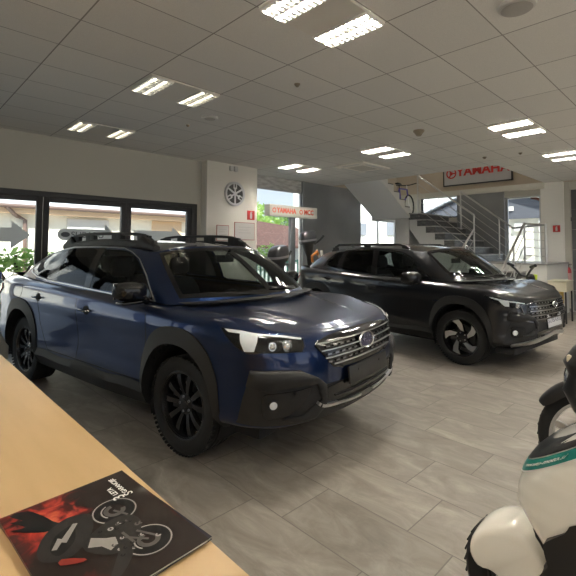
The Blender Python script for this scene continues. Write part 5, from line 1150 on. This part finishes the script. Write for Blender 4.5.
def body_fittings(c, D, info):
    sp = c.sp; L, G = c.L, c.Gn; WB, R = sp['wb'], sp['r']; P = c.part
    # --- arch, sill and bumper cladding
    for xc in (0, -WB):
        a_i, b_i, a_o, b_o = D['arch']
        outer = ell(xc, R+.02, a_o, b_o, -12, 192, 26, 2.5); inner = ell(xc, R+.0, a_i, b_i, -12, 192, 26, 2.15)
        mb = MB()
        n = len(outer)
        for i in range(n-1):
            quad = [sidept(c, *outer[i]), sidept(c, *outer[i+1]), sidept(c, *inner[i+1]), sidept(c, *inner[i])]
            A, _ = L.ev(quad, [.010, .010, .026, .026]); B, _ = L.ev(quad, -.01)
            C_, _ = L.ev(quad, [.010, .010, .026, .026]); C_ = C_.copy(); C_[:, 1] = np.minimum(C_[:, 1]-.10, .86)
            for sg in (1, -1):
                k = np.array([1, sg, 1]); vs = list(A*k)+list(B*k)+list(C_*k)
                mb.add(vs, [(0, 1, 2, 3), (0, 1, 5, 4), (3, 2, 10, 11)]+([(0, 3, 11, 4)] if i == 0 else [])+([(1, 2, 10, 5)] if i == n-2 else []))
        P(mb, 'arch_cladding', CM['black'], label='black plastic wheel arch trim', doubles=.0005, angle=50)
    xs = np.linspace(-D['arch'][0]+.0, -WB+D['arch'][0], 30); mb = MB()
    top = [sidept(c, x, D['sill']+.012*math.sin(8*x)) for x in xs]; bot = [sidept(c, x, .262) for x in xs]
    A, _ = L.ev(top, .004); B, _ = L.ev([(a[0], lerp(a[1], b[1], .25)) for a, b in zip(top, bot)], .022); C_, _ = L.ev([(a[0], lerp(a[1], b[1], .8)) for a, b in zip(top, bot)], .026); E_, _ = L.ev(bot, .012)
    n = len(xs)
    for sg in (1, -1):
        k = np.array([1, sg, 1]); mb.add(list(A*k)+list(B*k)+list(C_*k)+list(E_*k)+list((E_+np.array([0, -.12, -.01]))*k), [(r*n+i, r*n+i+1, (r+1)*n+i+1, (r+1)*n+i) for r in range(4) for i in range(n-1)])
    P(mb, 'sill_cladding', CM['black'], label='black plastic sill trim')
    # --- front bumper
    mb = MB(); surf_panel(mb, L, L.poly(D['bumper']), off=.006, depth=.012, res=.035); P(mb, 'bumper_cladding', CM['black'], label='black plastic bumper trim', angle=50)
    if 'bumper_wing' in D:
        mb = MB(); surf_panel(mb, L, L.poly(D['bumper_wing']), off=.022, depth=.022, res=.03, bulge=.02); P(mb, 'bumper_corner', CM['black'], label='raised black bumper corner trim', angle=60)
    mb = MB(); surf_panel(mb, L, round_poly(L.poly(D['fogpod']), .03), off=D.get('fogoff', .030), depth=.03, res=.03); P(mb, 'fog_lamp_surround', CM['gloss'])
    mb = MB(); p, n = L.ev([L.locate(D['fog'])], D.get('fogoff', .03)+.002); p, n = p[0], n[0]
    fl = MB(); r = D.get('fogr', .042)
    for sg in (1, -1):
        q = Vector((p[0], p[1]*sg, p[2])); d = Vector((n[0]*.8+.3, n[1]*sg, n[2])).normalized(); T = Matrix.Translation(q) @ d.to_track_quat('Z', 'Y').to_matrix().to_4x4()
        mb.lathe([(r*1.25, 0), (r*1.25, .008), (r, .010), (r*.96, .002), (r*.5, -.006), (0, -.008)], 24, T); fl.lathe([(0, .012), (r*.5, .011), (r*.95, .006)], 24, T)
    fo = P(mb, 'fog_lamp', CM['gloss']); fl.build('fog_lens', CM['lampwhite'], fo)
    mb = MB(); surf_panel(mb, L, L.poly(D['intake']), off=.012, depth=.01, res=.04); P(mb, 'lower_intake', CM['gloss'], angle=50)
    mb = MB()
    for zz in D['intake_bars']: strip_on(mb, L, [frontpt(c, y, zz) for y in np.linspace(0, D['intake_w'], 8)], .012, .020, .010)
    P(mb, 'intake_bars', CM['black'])
    mb = MB(); pth = [L.locate(q) for q in D['silver']]; pth = smooth_poly(pth, 4, False)
    strip_on(mb, L, pth, D['silver_w'], .030, .025); P(mb, 'bumper_trim', CM['satin'], label='silver bumper trim strip')
    # --- grille, badge, plate
    gp = L.poly(D['grille']); mb = MB(); surf_panel(mb, L, gp, off=.004, depth=.01, res=.04); go = P(mb, 'grille', CM['gloss'], angle=50)
    mb = MB()
    for zz, w_, th in D['bars']:
        ys = np.linspace(.0, w_, 12); strip_on(mb, L, [frontpt(c, y, zz-D.get('bar_drop', 0)*y*y) for y in ys], th, .018, .012)
    P(mb, 'grille_bars', CM[D.get('bar_mat', 'darkchrome')], go)
    mb = MB()
    for zz, w_, th in D['bars'][:-1]:
        for y in np.arange(.09, w_-.02, .075): strip_on(mb, L, [frontpt(c, y-.018, zz-.026), frontpt(c, y+.018, zz-.026)], .016, .014, .008)
    if len(mb.v): P(mb, 'grille_mesh', CM['darkchrome'], go)
    mb = MB(); q = offset_poly(gp, .012); m = [i for i in range(len(gp))]
    edge = [p for p in smooth_poly(gp, 1) ][D['gedge'][0]:D['gedge'][1]]; tube_on(mb, L, dens(edge, .05), .008, .006); P(mb, 'grille_surround', CM[D.get('surround', 'gloss')], go)
    bx, _ = L.ev([frontpt(c, 0, D['badge'][0])], 0); bx = bx[0]; a, b = D['badge'][1:]
    T = Matrix.Translation((bx[0]+.018, 0, D['badge'][0])) @ Matrix.Rotation(math.radians(D.get('badge_tilt', -8)), 4, 'Y') @ Matrix(((0, 0, 1, 0), (1, 0, 0, 0), (0, 1, 0, 0), (0, 0, 0, 1)))
    o = MB(); o.lathe([(0, .004), (.86, .004), (.88, .012), (.96, .016), (1, .010), (1, 0)], 40, T @ Matrix.Diagonal((a, b, 1, 1))); bo = P(o, 'badge', CM['chrome'], go, label='chrome oval star badge')
    o = MB(); o.lathe([(0, .0065), (.84, .0055)], 40, T @ Matrix.Diagonal((a, b, 1, 1))); o.build('badge_field', pmat('badge_blue', (.015, .02, .10), .15, coat=1.), bo)
    o = MB()
    for x, y, r in ((-.38, .12, .34), (.05, .42, .16), (.38, .36, .16), (.62, .02, .16), (.30, -.30, .16), (-.05, -.22, .16)):
        st = [(a*x+(r if k % 2 == 0 else r*.22)*a*.8*math.cos(k*PI/4), b*y+(r*1.25 if k % 2 == 0 else r*.25)*b*.9*math.sin(k*PI/4)) for k in range(8)]; o.prism(st, .006, .010, T)
    o.build('badge_stars', CM['chrome'], bo)
    pz0, pz1, pw = D['plate']; T2 = Matrix.Translation((D['platex'], 0, (pz0+pz1)/2)) @ Matrix.Rotation(math.radians(-6), 4, 'Y'); h = (pz1-pz0)/2
    mb = MB(); mb.box(-.012, .006, -pw, pw, -h, h, T2, bev=.005)
    for y in (-.55, .55): mb.lathe([(.010, 0), (.010, .004), (0, .005)], 12, T2 @ Matrix.Translation((.006, y*pw, h*.35)) @ Matrix.Rotation(PI/2, 4, 'Y'))
    mb.box(-.05, -.01, -pw*.6, pw*.6, -h*.7, h*.7, T2)
    po = P(mb, 'plate_holder', D['platemat'], label=D['platelabel'])
    D['plate_extra'](c, po, T2, h, pw)
    # --- headlights
    hp = L.poly(D['head']); mb = MB(); surf_panel(mb, L, hp, off=.004, depth=.008, res=.03); ho = P(mb, 'headlight', CM['gloss'])
    for q in D['guides']: mb = MB(); surf_panel(mb, L, L.poly(q), off=.010, depth=.006, res=.03); mb.build('light_guide', CM['lampwhite'], ho)
    for q, r in D['projectors']:
        mb = MB(); p, n = L.ev([L.locate(q)], .006); p, n = p[0], n[0]
        for sg in (1, -1):
            dd = Vector((n[0]*.6+.5, n[1]*sg*.6, n[2]*.3)).normalized(); T = Matrix.Translation((p[0], p[1]*sg, p[2])) @ dd.to_track_quat('Z', 'Y').to_matrix().to_4x4()
            mb.lathe([(r*1.3, -.004), (r*1.25, .008), (r*1.02, .008), (r, .004), (r*.8, .012), (r*.4, .018), (0, .02)], 24, T)
        mb.build('projector', CM['lampbowl'], ho)
    mb = MB(); surf_panel(mb, L, offset_poly(hp, .004), off=.016, depth=.014, res=.03); mb.build('headlight_lens', CM['lens'], ho, angle=60)
    # --- tail lights
    mb = MB(); surf_panel(mb, L, L.poly(D['tail']), off=.012, depth=.016, res=.05); P(mb, 'tail_light', CM['red'], label='red tail light')
    # --- side glass surrounds, doors, handles, mirrors
    mb = MB(); frame_on(mb, G, G.poly(ab(D['dlo'])), .014, .010, .014); P(mb, 'window_trim', CM[D['trimmat']], label=D['trimlabel'])
    for q in D['pillars']: mb = MB(); surf_panel(mb, G, G.poly(ab(q)), off=.004, depth=.006, res=.05); P(mb, 'pillar_trim', CM['gloss'])
    mb = MB()
    for path in D['seams']:
        pp = dens(smooth_poly([sidept(c, x, z) for x, z in path], 5, False), .03); strip_on(mb, L, pp, .007, .0012, .002)
    P(mb, 'door_gaps', CM['seam'])
    for x, z in D['handles']:
        for sd in (1, -1):
            u, v_ = sidept(c, x, z); hm = MB(); A, n = L.ev([(u-.085, v_), (u-.06, v_), (u, v_), (u+.06, v_), (u+.085, v_)], [.006, .030, .036, .030, .006]); hm.tube([tuple(p*np.array([1, sd, 1])) for p in A], [.010, .013, .014, .013, .010], 10, flat=.8)
            h_ = P(hm, 'door_handle', CM[D.get('handlemat', 'gloss')]); cm = MB(); e = [(u+.055*math.cos(t), v_+.036*math.sin(t)) for t in np.linspace(0, 2*PI, 20, endpoint=False)]; surf_panel(cm, L, e, off=.0015, depth=.003, res=.1, sides=(sd,)); cm.build('handle_cup', CM['seam'], h_)
    for sd in (1, -1):
        mx, my, mz = D['mirror']; mb = MB(); loops = []
        for t, w_, h_, dx in ((0, .035, .05, .0), (.15, .075, .066, .01), (.5, .085, .078, .015), (.85, .078, .070, .005), (1, .05, .045, -.01)):
            kk = D.get('mirrorscale', 1.); loops.append(superloop((mx+dx, sd*(my-.12+.25*t*kk), mz+.012*t), (1, 0, .05), (0, 0, 1), w_*kk, h_*kk, 20, 3))
        mb.loft(loops); mo = P(mb, 'wing_mirror', D['mirrormat'], angle=60)
        g = MB(); g.box(mx-.092, mx-.080, sd*my-.10, sd*my+.10, mz-.06, mz+.07, bev=.005); g.build('mirror_glass', CM['chrome'], mo)
        g = MB(); g.tube([(mx+.02, sd*(my-.20), mz-.10), (mx+.015, sd*(my-.10), mz-.065), (mx+.01, sd*(my-.02), mz-.05)], [.035, .03, .025], 10); g.build('mirror_stalk', CM['gloss'], mo)
        g = MB(); g.box(mx-.02, mx+.085, sd*(my+.03)-.09, sd*(my+.03)+.09, mz-.088, mz-.066, bev=.008); g.build('mirror_base', CM['gloss'], mo)
    # --- wipers and cowl
    mb = MB(); uc = G.us[1]; uA = info['uA']
    A, n = G.ev([(lerp(uc, uA-.03, t), .012) for t in np.linspace(0, 1, 14)], .012); A2 = A.copy(); A2[:, 0] += .10; A2[:, 2] -= .006
    for sg in (1, -1): k = np.array([1, sg, 1]); mb.add(list(A*k)+list(A2*k), [(i, i+1, 14+i+1, 14+i) for i in range(13)])
    P(mb, 'cowl', CM['black'])
    for (y0, y1, z1) in ((.60, .02, .05), (-.08, -.62, .05)):
        mb = MB(); pts = []
        for t in np.linspace(0, 1, 12):
            y = lerp(y0, y1, t); uu = uc+abs(y)*(uA-uc)/(.77); p, n = G.ev([(uu, .02+z1*t)], .018); p = p[0]; pts.append((p[0], y, p[2]))
        mb.tube(pts, .007, 6); P(mb, 'wiper', CM['black'])
    # --- antenna fin and tailgate spoiler
    mb = MB(); zf = interp1(D['fin'], sp['roofz']); mb.loft([superloop((D['fin']-.03*t, 0, zf-.005+.055*t), (1, 0, 0), (0, 1, 0), .085*(1-.55*t), .022*(1-.5*t), 16, 2) for t in (0, .4, .8, 1)]); P(mb, 'antenna_fin', D['paint'])
    # --- cabin
    fx = D['seatx']
    for y in (.38, -.38): seat(c, fx, y, .50, CM['seat'])
    for y in (.42, -.42, 0): seat(c, fx-.88, y, .44, CM['seat'], 'rear_seat')
    mb = MB(); dx = D['dash']; loops = []
    for y in np.linspace(-.70, .70, 15): e = .06*(abs(y)/.7)**2; loops.append([Vector((dx+.62-e*5, y, .93-e*.3)), Vector((dx+.2-e, y, .955)), Vector((dx-.02, y, .93)), Vector((dx-.05, y, .80)), Vector((dx+.05, y, .62)), Vector((dx+.62-e*5, y, .55))])
    mb.loft(loops); do = P(mb, 'dashboard', CM['inner'])
    mb = MB(); mb.box(dx-.075, dx-.05, -.12, .14, .66, .90, bev=.01); mb.build('centre_screen', CM['gloss'], do)
    T = Matrix.Translation((dx-.26, .38, .88)) @ Matrix.Rotation(math.radians(-62), 4, 'Y'); mb = MB(); mb.tube([T @ Vector((.185*math.cos(t), .185*math.sin(t), 0)) for t in np.linspace(0, 2*PI, 40, endpoint=False)], .015, 8, True)
    for a in (0, PI, PI*1.5): mb.tube([T @ Vector((.04*math.cos(a), .04*math.sin(a), -.02)), T @ Vector((.18*math.cos(a), .18*math.sin(a), 0))], .014, 6)
    mb.lathe([(0, .01), (.055, .005), (.06, -.02)], 20, T); mb.tube([T @ Vector((0, 0, -.02)), T @ Vector((0, 0, -.25))], .03, 8); P(mb, 'steering_wheel', CM['inner'])
    mb = MB(); mz_ = D['roofmirror']; mb.box(mz_[0]-.015, mz_[0]+.015, -.12, .12, mz_[1]-.035, mz_[1]+.035, bev=.01); mb.tube([(mz_[0]+.01, 0, mz_[1]), (mz_[0]+.08, 0, mz_[1]+.09)], .012, 6); P(mb, 'interior_mirror', CM['inner'])
def no_extra(*a): pass
# ------------------------------------------------------------------ blue car
M_blue = pmat('blue_paint', (.0042, .0205, .085), .31, .85, 1., coat_rough=.02)
DB = dict(paint=M_blue, arch=(.395, .462, .438, .560), sill=.445,
 bumper=[(1.03, 0, .60), (1.02, .33, .60), (.996, .50, .607), (.974, .586, .668), (.924, .697, .723), (.83, .81, .735), (.70, .917, .738), (.645, .93, .56), (.60, .926, .42), (.575, .92, .385), (.75, .86, .38), (.93, .62, .375), (.99, .30, .37), (1.0, 0, .37)],
 bumper_wing=[(.996, .512, .612), (.974, .586, .672), (.924, .697, .726), (.83, .81, .738), (.70, .917, .738), (.675, .925, .64), (.77, .878, .615), (.925, .698, .632), (.975, .59, .63), (.985, .543, .52), (.93, .68, .44), (.86, .79, .425), (.90, .71, .40), (.96, .58, .40), (.985, .50, .48)],
 fogpod=[(.77, .881, .592), (.925, .698, .606), (.963, .616, .618), (.945, .66, .55), (.924, .695, .50), (.864, .775, .445), (.772, .871, .435), (.762, .886, .527)], fog=(.817, .838, .528), fogr=.026, fogoff=.016,
 intake=[(1.03, 0, .60), (1.02, .33, .60), (1.0, .50, .585), (.98, .56, .50), (1.0, .45, .44), (1.02, .28, .405), (1.02, 0, .40)], intake_bars=(.47, .52), intake_w=.42,
 silver=[(1.03, .10, .447), (1.027, .23, .450), (1.012, .384, .464), (.987, .523, .478), (.97, .575, .505)], silver_w=.020,
 grille=[(.955, 0, .917), (.95, .20, .915), (.947, .42, .903), (.945, .53, .886), (.943, .565, .868), (.97, .52, .81), (1.0, .43, .715), (1.02, .33, .693), (1.03, .15, .685), (1.03, 0, .685)],
 bars=((.868, .55, .010), (.822, .53, .010), (.775, .50, .010), (.728, .43, .010)), bar_mat='satin', bar_drop=-.0, gedge=(3, 8), surround='gloss',
 badge=(.826, .112, .060), badge_tilt=-6, plate=(.565, .685, .30), platex=1.062, platemat=CM['plateblack'], platelabel='empty black number plate holder', plate_extra=no_extra,
 head=[(.445, .937, .978), (.50, .933, .978), (.538, .928, .972), (.722, .839, .953), (.82, .73, .935), (.893, .633, .914), (.918, .645, .868), (.919, .668, .838), (.86, .77, .840), (.799, .849, .845), (.68, .934, .846), (.60, .952, .875), (.52, .952, .925)],
 guides=[[(.60, .91, .948), (.70, .853, .945), (.715, .878, .90), (.72, .91, .855), (.665, .934, .855), (.63, .93, .90)], [(.48, .935, .972), (.60, .90, .960), (.722, .839, .945), (.82, .73, .928), (.885, .64, .910), (.885, .645, .900), (.80, .76, .915), (.70, .86, .932), (.60, .915, .945), (.52, .937, .955)]],
 projectors=[((.845, .745, .875), .028), ((.79, .825, .878), .022)],
 tail=[(-3.55, .80, 1.02), (-3.35, .88, 1.05), (-3.30, .90, 1.0), (-3.42, .88, .93), (-3.60, .78, .90), (-3.75, .58, .92), (-3.75, .55, 1.0)],
 dlo=[(-.40, .845, 1.080), (-.614, .783, 1.262), (-.827, .712, 1.388), (-.993, .678, 1.445), (-1.147, .662, 1.478), (-1.59, .675, 1.491), (-2.12, .665, 1.488), (-2.38, .665, 1.462), (-2.60, .675, 1.420), (-2.76, .69, 1.37), (-2.90, .725, 1.298), (-2.91, .76, 1.235), (-2.80, .79, 1.195), (-2.61, .82, 1.166), (-2.325, .835, 1.142), (-1.863, .84, 1.126), (-1.27, .846, 1.102), (-.821, .86, 1.085)],
 wins=[[(-.56, .82, 1.105), (-.66, .77, 1.28), (-.84, .71, 1.38), (-1.0, .678, 1.438), (-1.15, .665, 1.468), (-1.46, .675, 1.480), (-1.425, .80, 1.28), (-1.41, .845, 1.115), (-.90, .85, 1.098)],
  [(-1.56, .678, 1.480), (-1.85, .67, 1.482), (-2.10, .665, 1.476), (-2.17, .75, 1.32), (-2.09, .84, 1.143), (-1.8, .843, 1.132), (-1.51, .845, 1.120), (-1.525, .80, 1.28)],
  [(-2.24, .67, 1.462), (-2.38, .668, 1.450), (-2.58, .68, 1.410), (-2.74, .695, 1.360), (-2.875, .73, 1.292), (-2.885, .76, 1.238), (-2.78, .79, 1.202), (-2.60, .82, 1.175), (-2.36, .835, 1.155), (-2.32, .76, 1.31)]],
 pillars=[[(-1.455, .675, 1.485), (-1.565, .68, 1.488), (-1.53, .80, 1.28), (-1.515, .845, 1.108), (-1.405, .845, 1.104), (-1.42, .80, 1.28)], [(-2.095, .665, 1.480), (-2.245, .668, 1.468), (-2.325, .76, 1.31), (-2.365, .835, 1.145), (-2.085, .84, 1.133), (-2.165, .75, 1.32)], [(-.41, .845, 1.085), (-.60, .79, 1.245), (-.66, .775, 1.275), (-.565, .82, 1.10)]],
 seams=[[(-.405, 1.06), (-.36, .90), (-.375, .75), (-.43, .62), (-.44, .46)], [(-1.465, 1.10), (-1.47, .90), (-1.43, .65), (-1.47, .47)], [(-2.29, 1.12), (-2.28, .93), (-2.24, .72), (-2.10, .52), (-2.05, .46)], [(-.44, .462), (-1.47, .462), (-2.05, .462)], [(-2.72, 1.08), (-2.92, 1.07), (-2.94, .96), (-2.76, .94), (-2.70, 1.0), (-2.72, 1.08)]],
 handles=((-1.275, .935), (-2.28, .975)), mirror=(-.485, 1.02, 1.155), mirrormat=CM['gloss'], trimmat='satin', trimlabel='silver trim line round the side windows',
 fin=-2.8, seatx=-1.25, dash=-.62, roofmirror=(-.50, 1.40))
FT = dict(screen=screen_poly, windows=[ab(q) for q in DB['wins']], wmats=['glass', 'tint', 'tint'], crease=.55)
car = thing('car', 'blue estate car with black roof rails, front centre', 'car', (2.535, 2.942, 0), -1.4225)
cb, info = build_car(OUT, FT, car, M_blue); info['uA'] = cb.Gn.locate(OUT['base'][3])[0]
add_wheels(cb, 'ten'); body_fittings(cb, DB, info)
# ladder type roof rails of the blue car
for sd in (1, -1):
    def rp(t, z): return (lerp(-.74, -2.46, t), sd*(.590+.02*math.sin(PI*t)), z)
    zr = [interp1(lerp(-.74, -2.46, t), OUT['roofz']) for t in np.linspace(0, 1, 21)]
    mb = MB(); T = np.linspace(0, 1, 21); top = [1.520, 1.575, 1.622, 1.640, 1.648, 1.652, 1.655, 1.657, 1.658, 1.659, 1.66, 1.66, 1.66, 1.66, 1.659, 1.657, 1.652, 1.645, 1.625, 1.585, 1.535]
    base = [1.475+.035*math.sin(PI*min(1, t*1.1)) for t in T]
    loops = []
    for k, t in enumerate(T):      # lower sill of the rail, following the roof edge
        x, y, _ = rp(t, 0); h = max(.012, (.040 if 2 < k < 18 else (top[k]-base[k])*.5))
        loops.append(superloop((x, y+sd*.02, base[k]+h), (0, 1, 0), (0, 0, 1), .040, h, 12, 3))
    mb.loft(loops); ro = cb.part(mb, 'roof_rail', CM['black'], label='black ladder roof rail')
    mb = MB(); mb.loft([superloop((rp(t, 0)[0], rp(t, 0)[1], top[k]-.016), (0, 1, 0), (0, 0, 1), .026, .016, 12, 3) for k, t in enumerate(T) if 1 <= k <= 19]); mb.build('rail_bar', CM['black'], ro)
    for k in (1, 2, 3, 7, 8, 13, 14, 17, 18, 19):
        x, y, _ = rp(T[k], 0); mb = MB(); mb.box(x-.045, x+.045, y-.022, y+.022, base[k]+.02, top[k]-.005, bev=.008); mb.build('rail_foot', CM['black'], ro)
# ------------------------------------------------------------------ dark grey car
M_grey = pmat('grey_paint', (.021, .0215, .024), .30, .80, 1., coat_rough=.02)
def grey_plate(c, po, T2, h, pw):
    mb = MB(); mb.box(.005, .009, -pw*.97, pw*.97, -h*.8, h*.95, T2, bev=.002); o = mb.build('show_plate', pmat('plate_white', (.70, .71, .73), .4), po); o['label'] = 'white show plate'
    o = textobj('plate_lettering', 'SUBARU', h*.85, pmat('plate_text', (.25, .26, .32), .5), po, .001); R_ = T2 @ Matrix.Translation((.0105, 0, 0)) @ Matrix(((0, 0, 1, 0), (1, 0, 0, 0), (0, 1, 0, 0), (0, 0, 0, 1))) @ Matrix.Diagonal((1.5, 1, 1, 1)); o.data.transform(R_)
DG = dict(DB); DG.update(paint=M_grey, arch=(.385, .440, .430, .520), sill=.40,
 bumper=[(.86, 0, .60), (.84, .30, .60), (.80, .48, .62), (.761, .632, .700), (.711, .706, .749), (.622, .807, .592), (.56, .83, .45), (.524, .835, .34), (.50, .80, .26), (.70, .58, .29), (.80, .30, .295), (.82, 0, .295)],
 fogpod=[(.62, .815, .56), (.70, .72, .57), (.745, .66, .55), (.745, .655, .47), (.70, .70, .43), (.62, .79, .43)], fog=(.652, .773, .49), fogr=.034, fogoff=.012,
 intake=[(.86, 0, .50), (.84, .30, .50), (.80, .46, .48), (.80, .45, .40), (.83, .28, .37), (.84, 0, .37)], intake_bars=(.43,), intake_w=.36,
 silver=[(.86, 0, .432), (.858, .10, .428), (.825, .36, .392), (.757, .565, .345), (.60, .765, .32)], silver_w=.052,
 grille=[(.82, 0, .895), (.815, .15, .89), (.80, .38, .878), (.78, .52, .858), (.70, .70, .822), (.73, .68, .74), (.75, .64, .63), (.80, .52, .61), (.83, .40, .60), (.86, .15, .60), (.86, 0, .60)],
 bars=((.86, .50, .020), (.80, .58, .018), (.745, .58, .018), (.69, .56, .018), (.64, .50, .018)), bar_mat='darkchrome', gedge=(3, 8), surround='darkchrome',
 badge=(.80, .075, .040), plate=(.50, .70, .24), platex=.812, platemat=CM['plateblack'], platelabel='plate holder with white show plate', plate_extra=grey_plate,
 head=[(.344, .925, .928), (.43, .91, .918), (.518, .88, .902), (.63, .78, .878), (.72, .66, .860), (.745, .62, .845), (.72, .69, .80), (.69, .73, .785), (.608, .82, .785), (.53, .87, .815), (.44, .90, .868)],
 guides=[[(.50, .884, .892), (.58, .83, .882), (.60, .82, .85), (.61, .82, .80), (.56, .85, .81), (.53, .87, .85)], [(.40, .91, .915), (.52, .878, .895), (.63, .78, .872), (.73, .64, .852), (.73, .65, .842), (.63, .79, .860), (.52, .885, .882), (.43, .905, .90)]],
 projectors=[((.68, .735, .82), .026)],
 tail=[(-3.32, .78, 1.00), (-3.14, .84, 1.04), (-3.08, .86, 1.0), (-3.2, .84, .93), (-3.36, .74, .90), (-3.45, .56, .92), (-3.45, .52, 1.0)],
 dlo=[(-.46, .80, 1.078), (-.675, .738, 1.245), (-.82, .69, 1.345), (-.97, .645, 1.40), (-1.18, .625, 1.44), (-1.6, .625, 1.455), (-2.05, .62, 1.44), (-2.28, .625, 1.41), (-2.42, .66, 1.37), (-2.54, .73, 1.269), (-2.58, .765, 1.175), (-2.33, .791, 1.125), (-1.715, .83, 1.090), (-.929, .85, 1.072)],
 wins=[[(-.60, .785, 1.095), (-.70, .738, 1.24), (-.84, .69, 1.335), (-.98, .645, 1.388), (-1.18, .628, 1.428), (-1.46, .628, 1.440), (-1.425, .73, 1.27), (-1.40, .825, 1.095), (-.95, .84, 1.082)], [(-1.56, .628, 1.443), (-2.0, .625, 1.43), (-2.10, .63, 1.422), (-2.16, .72, 1.28), (-2.13, .79, 1.128), (-1.50, .83, 1.10), (-1.525, .73, 1.27)], [(-2.20, .635, 1.412), (-2.29, .64, 1.395), (-2.40, .665, 1.358), (-2.52, .73, 1.262), (-2.545, .765, 1.19), (-2.24, .785, 1.137), (-2.26, .72, 1.28)]],
 pillars=[[(-1.455, .628, 1.447), (-1.565, .628, 1.450), (-1.53, .73, 1.27), (-1.505, .83, 1.093), (-1.395, .83, 1.088), (-1.42, .73, 1.27)], [(-2.095, .625, 1.428), (-2.205, .63, 1.418), (-2.265, .72, 1.28), (-2.245, .785, 1.128), (-2.125, .79, 1.12), (-2.155, .72, 1.28)], [(-.47, .80, 1.082), (-.66, .745, 1.23), (-.705, .735, 1.235), (-.605, .785, 1.09)]],
 seams=[[(-.41, 1.03), (-.36, .88), (-.375, .72), (-.43, .58), (-.44, .42)], [(-1.44, 1.07), (-1.45, .90), (-1.41, .62), (-1.44, .42)], [(-2.20, 1.09), (-2.20, .90), (-2.16, .68), (-2.02, .48), (-2.0, .42)], [(-.44, .42), (-1.44, .42), (-2.0, .42)]],
 handles=((-1.39, .886), (-2.37, .983)), mirror=(-.66, .96, 1.085), mirrormat=M_grey, mirrorscale=1.2, trimmat='gloss', trimlabel='black trim line round the side windows', handlemat='gloss',
 fin=-2.6, seatx=-1.22, dash=-.60, roofmirror=(-.52, 1.32))
FG = dict(screen=screen_poly, windows=[ab(q) for q in DG['wins']], wmats=['glass', 'tint', 'tint'], crease=.50)
car = thing('car', 'dark grey crossover car with bright spoked wheel, parked before the stairs', 'car', (6.387, 2.378, 0), -1.6433)
GREY = crosstrek(); cg, info = build_car(GREY, FG, car, M_grey); info['uA'] = cg.Gn.locate(GREY['base'][3])[0]
add_wheels(cg, 'five'); body_fittings(cg, DG, info)
for sd in (1, -1):
    mb = MB(); T = np.linspace(0, 1, 21); pts = []
    for t in T:
        x = lerp(-.95, -2.60, t); zr = interp1(x, GREY['roofz']); e = min(1, t/.10, (1-t)/.10); pts.append((x, sd*(.565+.015*math.sin(PI*t)), lerp(zr-.055, 1.566-.02*abs(t-.4), e**.7)))
    mb.loft([superloop(p, (0, 1, 0), (0, 0, 1), .022, .021, 12, 3) for p in pts]); ro = cg.part(mb, 'roof_rail', CM['black'], label='low black roof rail')
    for k in (1, 10, 19): mb = MB(); x, y, z = pts[k]; mb.box(x-.06, x+.06, y-.018, y+.018, z-.085, z-.005, bev=.008); mb.build('rail_foot', CM['black'], ro)
o = MB(); e_ = sidept(cg, -.33, .80); A, n = cg.L.ev([e_], .003)
tx = textobj('side_badge', 'e-BOXER', .030, CM['chrome'], car, .001); tx.data.transform(Matrix.Translation((A[0][0]+.02, -A[0][1], A[0][2])) @ Matrix.Rotation(PI/2, 4, 'X')); tx['label'] = 'small chrome side lettering'

# ------------------------------------------------------------------ left and right pieces of a pair become parts of their own
def halves(o):
    me = o.data; ys = np.array([v.co.y for v in me.vertices]); 
    if len(ys) == 0 or ys.min() > -.01 or ys.max() < .01: return None
    fs = [p.vertices[:] for p in me.polygons]
    for f in fs:
        y = ys[list(f)]
        if y.min() < .004 and y.max() > -.004: return None
    out = []
    for sg in (-1, 1):
        bm = bmesh.new(); bm.from_mesh(me); bmesh.ops.delete(bm, geom=[f for f in bm.faces if f.calc_center_median().y*sg < 0], context='FACES')
        bmesh.ops.delete(bm, geom=[v for v in bm.verts if not v.link_faces], context='VERTS'); m = bpy.data.meshes.new(me.name); bm.to_mesh(m); bm.free()
        for x in me.materials: m.materials.append(x)
        q = o.copy(); q.data = m; COL.objects.link(q); out.append(q)
    return out
def split_pairs(root):
    for o in list(root.children):
        if o.type != 'MESH' or o.name.split('.')[0] == 'wheel' or o.location.length > 0: continue
        hs = halves(o)
        if not hs:
            for ch in list(o.children):
                h2 = halves(ch) if ch.name.split('.')[0] in ('grille_surround', 'grille_mesh') else None
                if h2: bpy.data.objects.remove(ch)
            continue
        for ch in list(o.children):
            h2 = halves(ch)
            if h2:
                for p, q in zip(hs, h2): q.parent = p
                bpy.data.objects.remove(ch)
            else: ch.parent = hs[0] if np.mean([v.co.y for v in ch.data.vertices]) < 0 else hs[1]
        bpy.data.objects.remove(o)
for cc in (cb, cg): split_pairs(cc.root)
# ================================================================== camera
def make_camera():
    f, pit, roll, yaw = 423.19, -.0491, .0055, .8006
    c, s = math.cos(pit), math.sin(pit)
    F = Vector((math.cos(yaw)*c, math.sin(yaw)*c, -s)); R = Vector((math.sin(yaw), -math.cos(yaw), 0)); U = R.cross(F)
    cr, sr = math.cos(roll), math.sin(roll); R2 = R*cr+U*sr; U2 = -R*sr+U*cr
    cam = bpy.data.cameras.new('camera'); cam.sensor_width = 36; cam.sensor_height = 36; cam.sensor_fit = 'HORIZONTAL'; cam.lens = f/576*36; cam.clip_start = .05; cam.clip_end = 300
    cam.shift_y = -62/576
    o = bpy.data.objects.new('camera', cam); COL.objects.link(o)
    M = Matrix((R2, U2, -F)).transposed().to_4x4(); M.translation = Vector((0, 0, 1.52)); o.matrix_world = M
    scene.camera = o
make_camera()
v = scene.view_settings; v.view_transform = 'Standard'; v.look = 'None'; v.gamma = 1; v.use_curve_mapping = False; v.exposure = EXPOSURE
